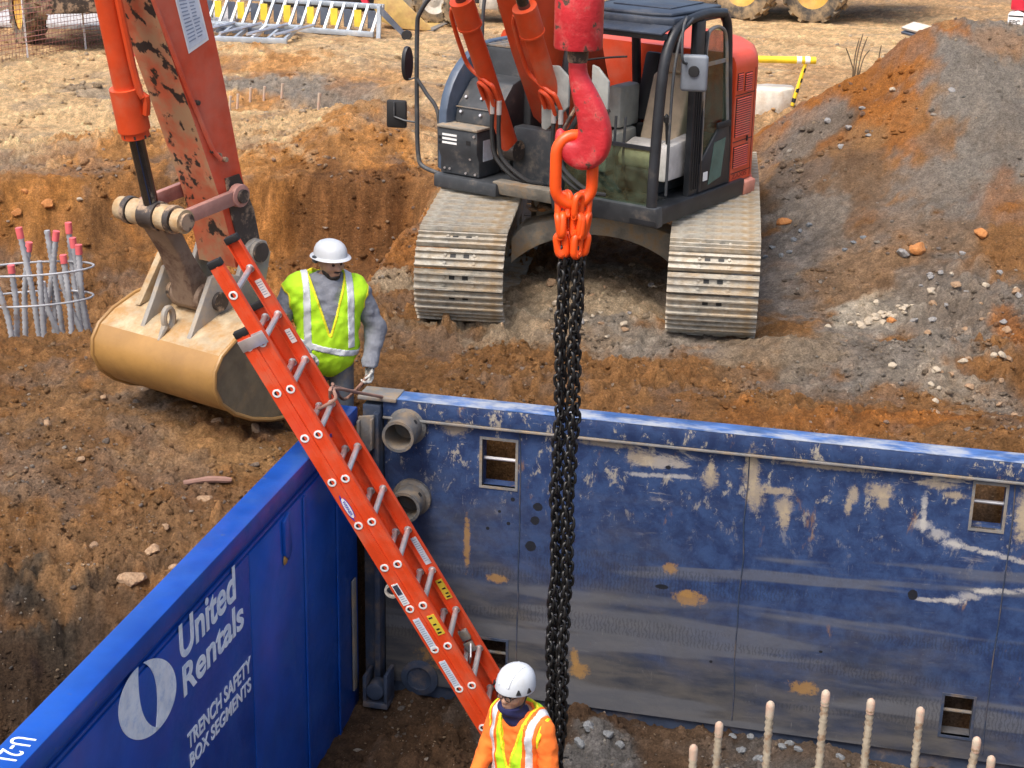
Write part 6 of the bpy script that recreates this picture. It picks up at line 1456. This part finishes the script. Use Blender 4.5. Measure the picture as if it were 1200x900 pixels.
# machinery parts behind the frames
a = onz(380, 14)
mc = thing('tracked_lift', 'red armed machine on dark tracks behind the shoring frames', 'machine', (a[0], a[1], gz_(a[0], a[1])), R(-6))
B().prism(arc(1.0, .35, .33, -90, 90, 6) + arc(-1.1, .35, .33, 90, 270, 6), 'y', 0, .4).obj('crawler', m_rubber, mc, bevel=.02)
for i in range(9): B().span((-1.2 + i * .28, -.02, .66), (-1.06 + i * .28, .42, .70)).obj('crawler_pad', m_galvd, mc)
B().add([(.5, -.25, .95), (.68, -.25, .95), (1.02, -.3, .10), (.90, -.3, .10), (.5, -.1, .95), (.68, -.1, .95), (1.02, -.15, .10), (.90, -.15, .10)], [(0,1,2,3),(7,6,5,4),(0,4,5,1),(1,5,6,2),(2,6,7,3),(3,7,4,0)]).obj('red_arm', m_vred, mc)
B().span((-.9, .1, .7), (.9, 1.2, 1.4)).obj('machine_body', m_dkgrey, mc, bevel=.05)
# yellow barrier rail
a, c = ony(868, 69, 24.6), ony(956, 71, 24.6)
yb = thing('barrier_rail', 'yellow pipe barrier with white bands on a striped leg beyond the excavator', 'barrier', (c[0] - .12, 24.6, gz_(c[0] - .12, 24.6)), 0)
hz = (a[2] + c[2]) / 2 - gz_(c[0] - .12, 24.6); w_ = c[0] - a[0]
B().cyl((-w_ - .8, 0, hz), (.12, 0, hz), .052, 16).obj('pipe', m_ypaint, yb)
for x in (.0, -.12): B().cyl((x - .035, 0, hz), (x + .035, 0, hz), .0545, 16).obj('white_band', m_white, yb)
for k, x0 in enumerate((-.02, -w_ - .6)):
    lg = B().tube([(x0, 0, hz - .03), (x0 - .16, -.05, .0)], .028, 8).obj('leg', m_ypaint, yb)
    for i in range(4): B().cyl(Vector((x0, 0, hz - .05)).lerp(Vector((x0 - .16, -.05, 0)), .1 + i * .24), Vector((x0, 0, hz - .05)).lerp(Vector((x0 - .16, -.05, 0)), .2 + i * .24), .0295, 8).obj('black_band', m_blk, lg)
# concrete lump
p = hit(910, 135)
cb = B(); cb.prism([(-.32, -.25), (.05, -.3), (.28, -.1), (.30, .2), (-.1, .3), (-.34, .15)], 'z', -.1, .32)
cb_ = cb.obj('concrete_block', m_conc, bevel=.05, segs=2); cb_.location = (p[0], p[1] + .3, gz_(p[0], p[1] + .3)); tag(cb_, 'broken pale concrete block on the ground behind the excavator tail', 'concrete block')
# stakes
for u, v in ((269,131),(278,129),(293,123),(309,119),(330,118),(373,133)):
    p = hit(u, v); o = B().cyl((0, 0, 0), (.02, 0, .22), .02, 8); o.cyl((.02, 0, .2), (.022, 0, .235), .024, 8)
    o = o.obj('survey_stake', m_palecap); o.location = (p[0], p[1], gz_(p[0], p[1])); tag(o, 'short pinkish stake standing in the far gully', 'stake', 'stakes in the far gully')
# twigs by the heap
p = ony(999, 75, 21.5)
tw = thing('dry_weed', 'dry leafless weed stems sticking up behind the heap edge', 'plant', (p[0], p[1], gz_(p[0], p[1]) - .02))
h0 = p[2] - gz_(p[0], p[1])
for dx, tx, hh in ((0, .06, .34), (.02, .10, .40), (.05, .16, .36), (.03, -.10, .22), (.07, .20, .2), (.32, .34, .26)):
    B().tube(bez([(dx, 0, 0), (dx + .02, .01, h0 * .6), ((dx + tx) / 2, .02, h0 + hh * .4), (tx, 0, h0 + hh)], 4), [.012] * 6 + [.008] * 6 + [.004], 5).obj('stem', m_twig, tw)
# planks on the heap edge
p = ony(1076, 37, 20.6)
for k in range(2):
    o = B().box((0, 0, 0), (.18, .5, .03), Matrix.Rotation(R(-20), 3, 'Y')).obj('plank', m_conc if k else m_galvd, bevel=.004)
    o.location = (p[0] + .03, p[1] + .1, p[2] - .03 + .055 * k); o.rotation_euler = (0, 0, R(20)); tag(o, 'short pale plank end poking out of the heap crest' if k else 'short dark plank end poking out of the heap crest', 'plank')
# stick on the soil
p = onz(245, 602, -.12); o = B().tube(bez([(-.16, -.03, 0), (0, .01, .015), (.16, .03, .005)], 4), [.02] * 4 + [.024] * 4 + [.016], 8).obj('wooden_stick', m_wood)
o.location = (p[0], p[1], gz_(p[0], p[1]) + .025); tag(o, 'pinkish stick lying on the soil against the bright blue wall', 'stick')
# net fence and parked wheel, upper left
f0, f1 = onz(-60, 86), onz(150, 52)
d_ = Vector(f1 - f0); L_ = d_.length
nf = thing('net_fence', 'reddish brown plastic safety net fence on thin white posts', 'fence', (f0[0], f0[1], gz_(f0[0], f0[1]) - .05), math.atan2(d_.y, d_.x))
b = B(); n1, n2 = int(L_ / .075), 17
for i in range(n1): b.add([(i * .075, 0, 0), (i * .075 + .009, 0, 0), (i * .075 + .009, .004, 1.25), (i * .075, .004, 1.25)], [(0, 1, 2, 3)])
for j in range(n2): 
    z = j * .078; b.add([(0, .006 + .03 * math.sin(j), z), (L_, .006, z + .02), (L_, .006, z + .03), (0, .006, z + .010)], [(0, 1, 2, 3)])
b.obj('net', m_net, nf, smooth=0)
for s_ in (.1, .42, .75, .98): B().cyl((L_ * s_, .02, 0), (L_ * s_ - .06, .02, 1.6), .016, 8).obj('fence_post', m_white, nf)
p = onz(35, 52)
pw = thing('trailer', 'dusty trailer with one big ochre wheel behind the net fence', 'trailer', (p[0], p[1], gz_(p[0], p[1])), R(-75))
wheel(pw, (0, 0, .62), .62, .42, (.25, -1, 0)); wheel(pw, (0, 1.7, .62), .62, .42, (.25, -1, 0)); B().span((-1.6, .25, .7), (1.4, 1.5, 1.3)).obj('trailer_bed', m_pin, pw, bevel=.04)
B().span((-.1, .2, .55), (.1, 1.6, .7)).obj('axle', m_pin, pw)
p = onz(150, 76)
o = B(); o.prism([(-.3, 0), (.3, 0), (.24, .16), (.1, .22), (-.1, .22), (-.24, .16)], 'y', -.1, .1); o = o.obj('road_barrier', m_vred, bevel=.02); o.location = (p[0], p[1], gz_(p[0], p[1])); tag(o, 'red plastic barrier on the sandy ground behind the digger arm', 'barrier')
p = onz(100, 30)
o = B().span((-2.4, -1.6, 0), (2.4, 1.6, .10)).obj('concrete_slab', mat('slab_grey', (.42, .40, .39), .9, var=.2, vs=14, bump=.5), bevel=.02); o.location = (p[0] + .4, p[1] + 1.2, gz_(p[0], p[1]) + .02); o.rotation_euler = (0, 0, R(-4)); tag(o, 'low pale grey rubble-covered slab beyond the net fence', 'slab')
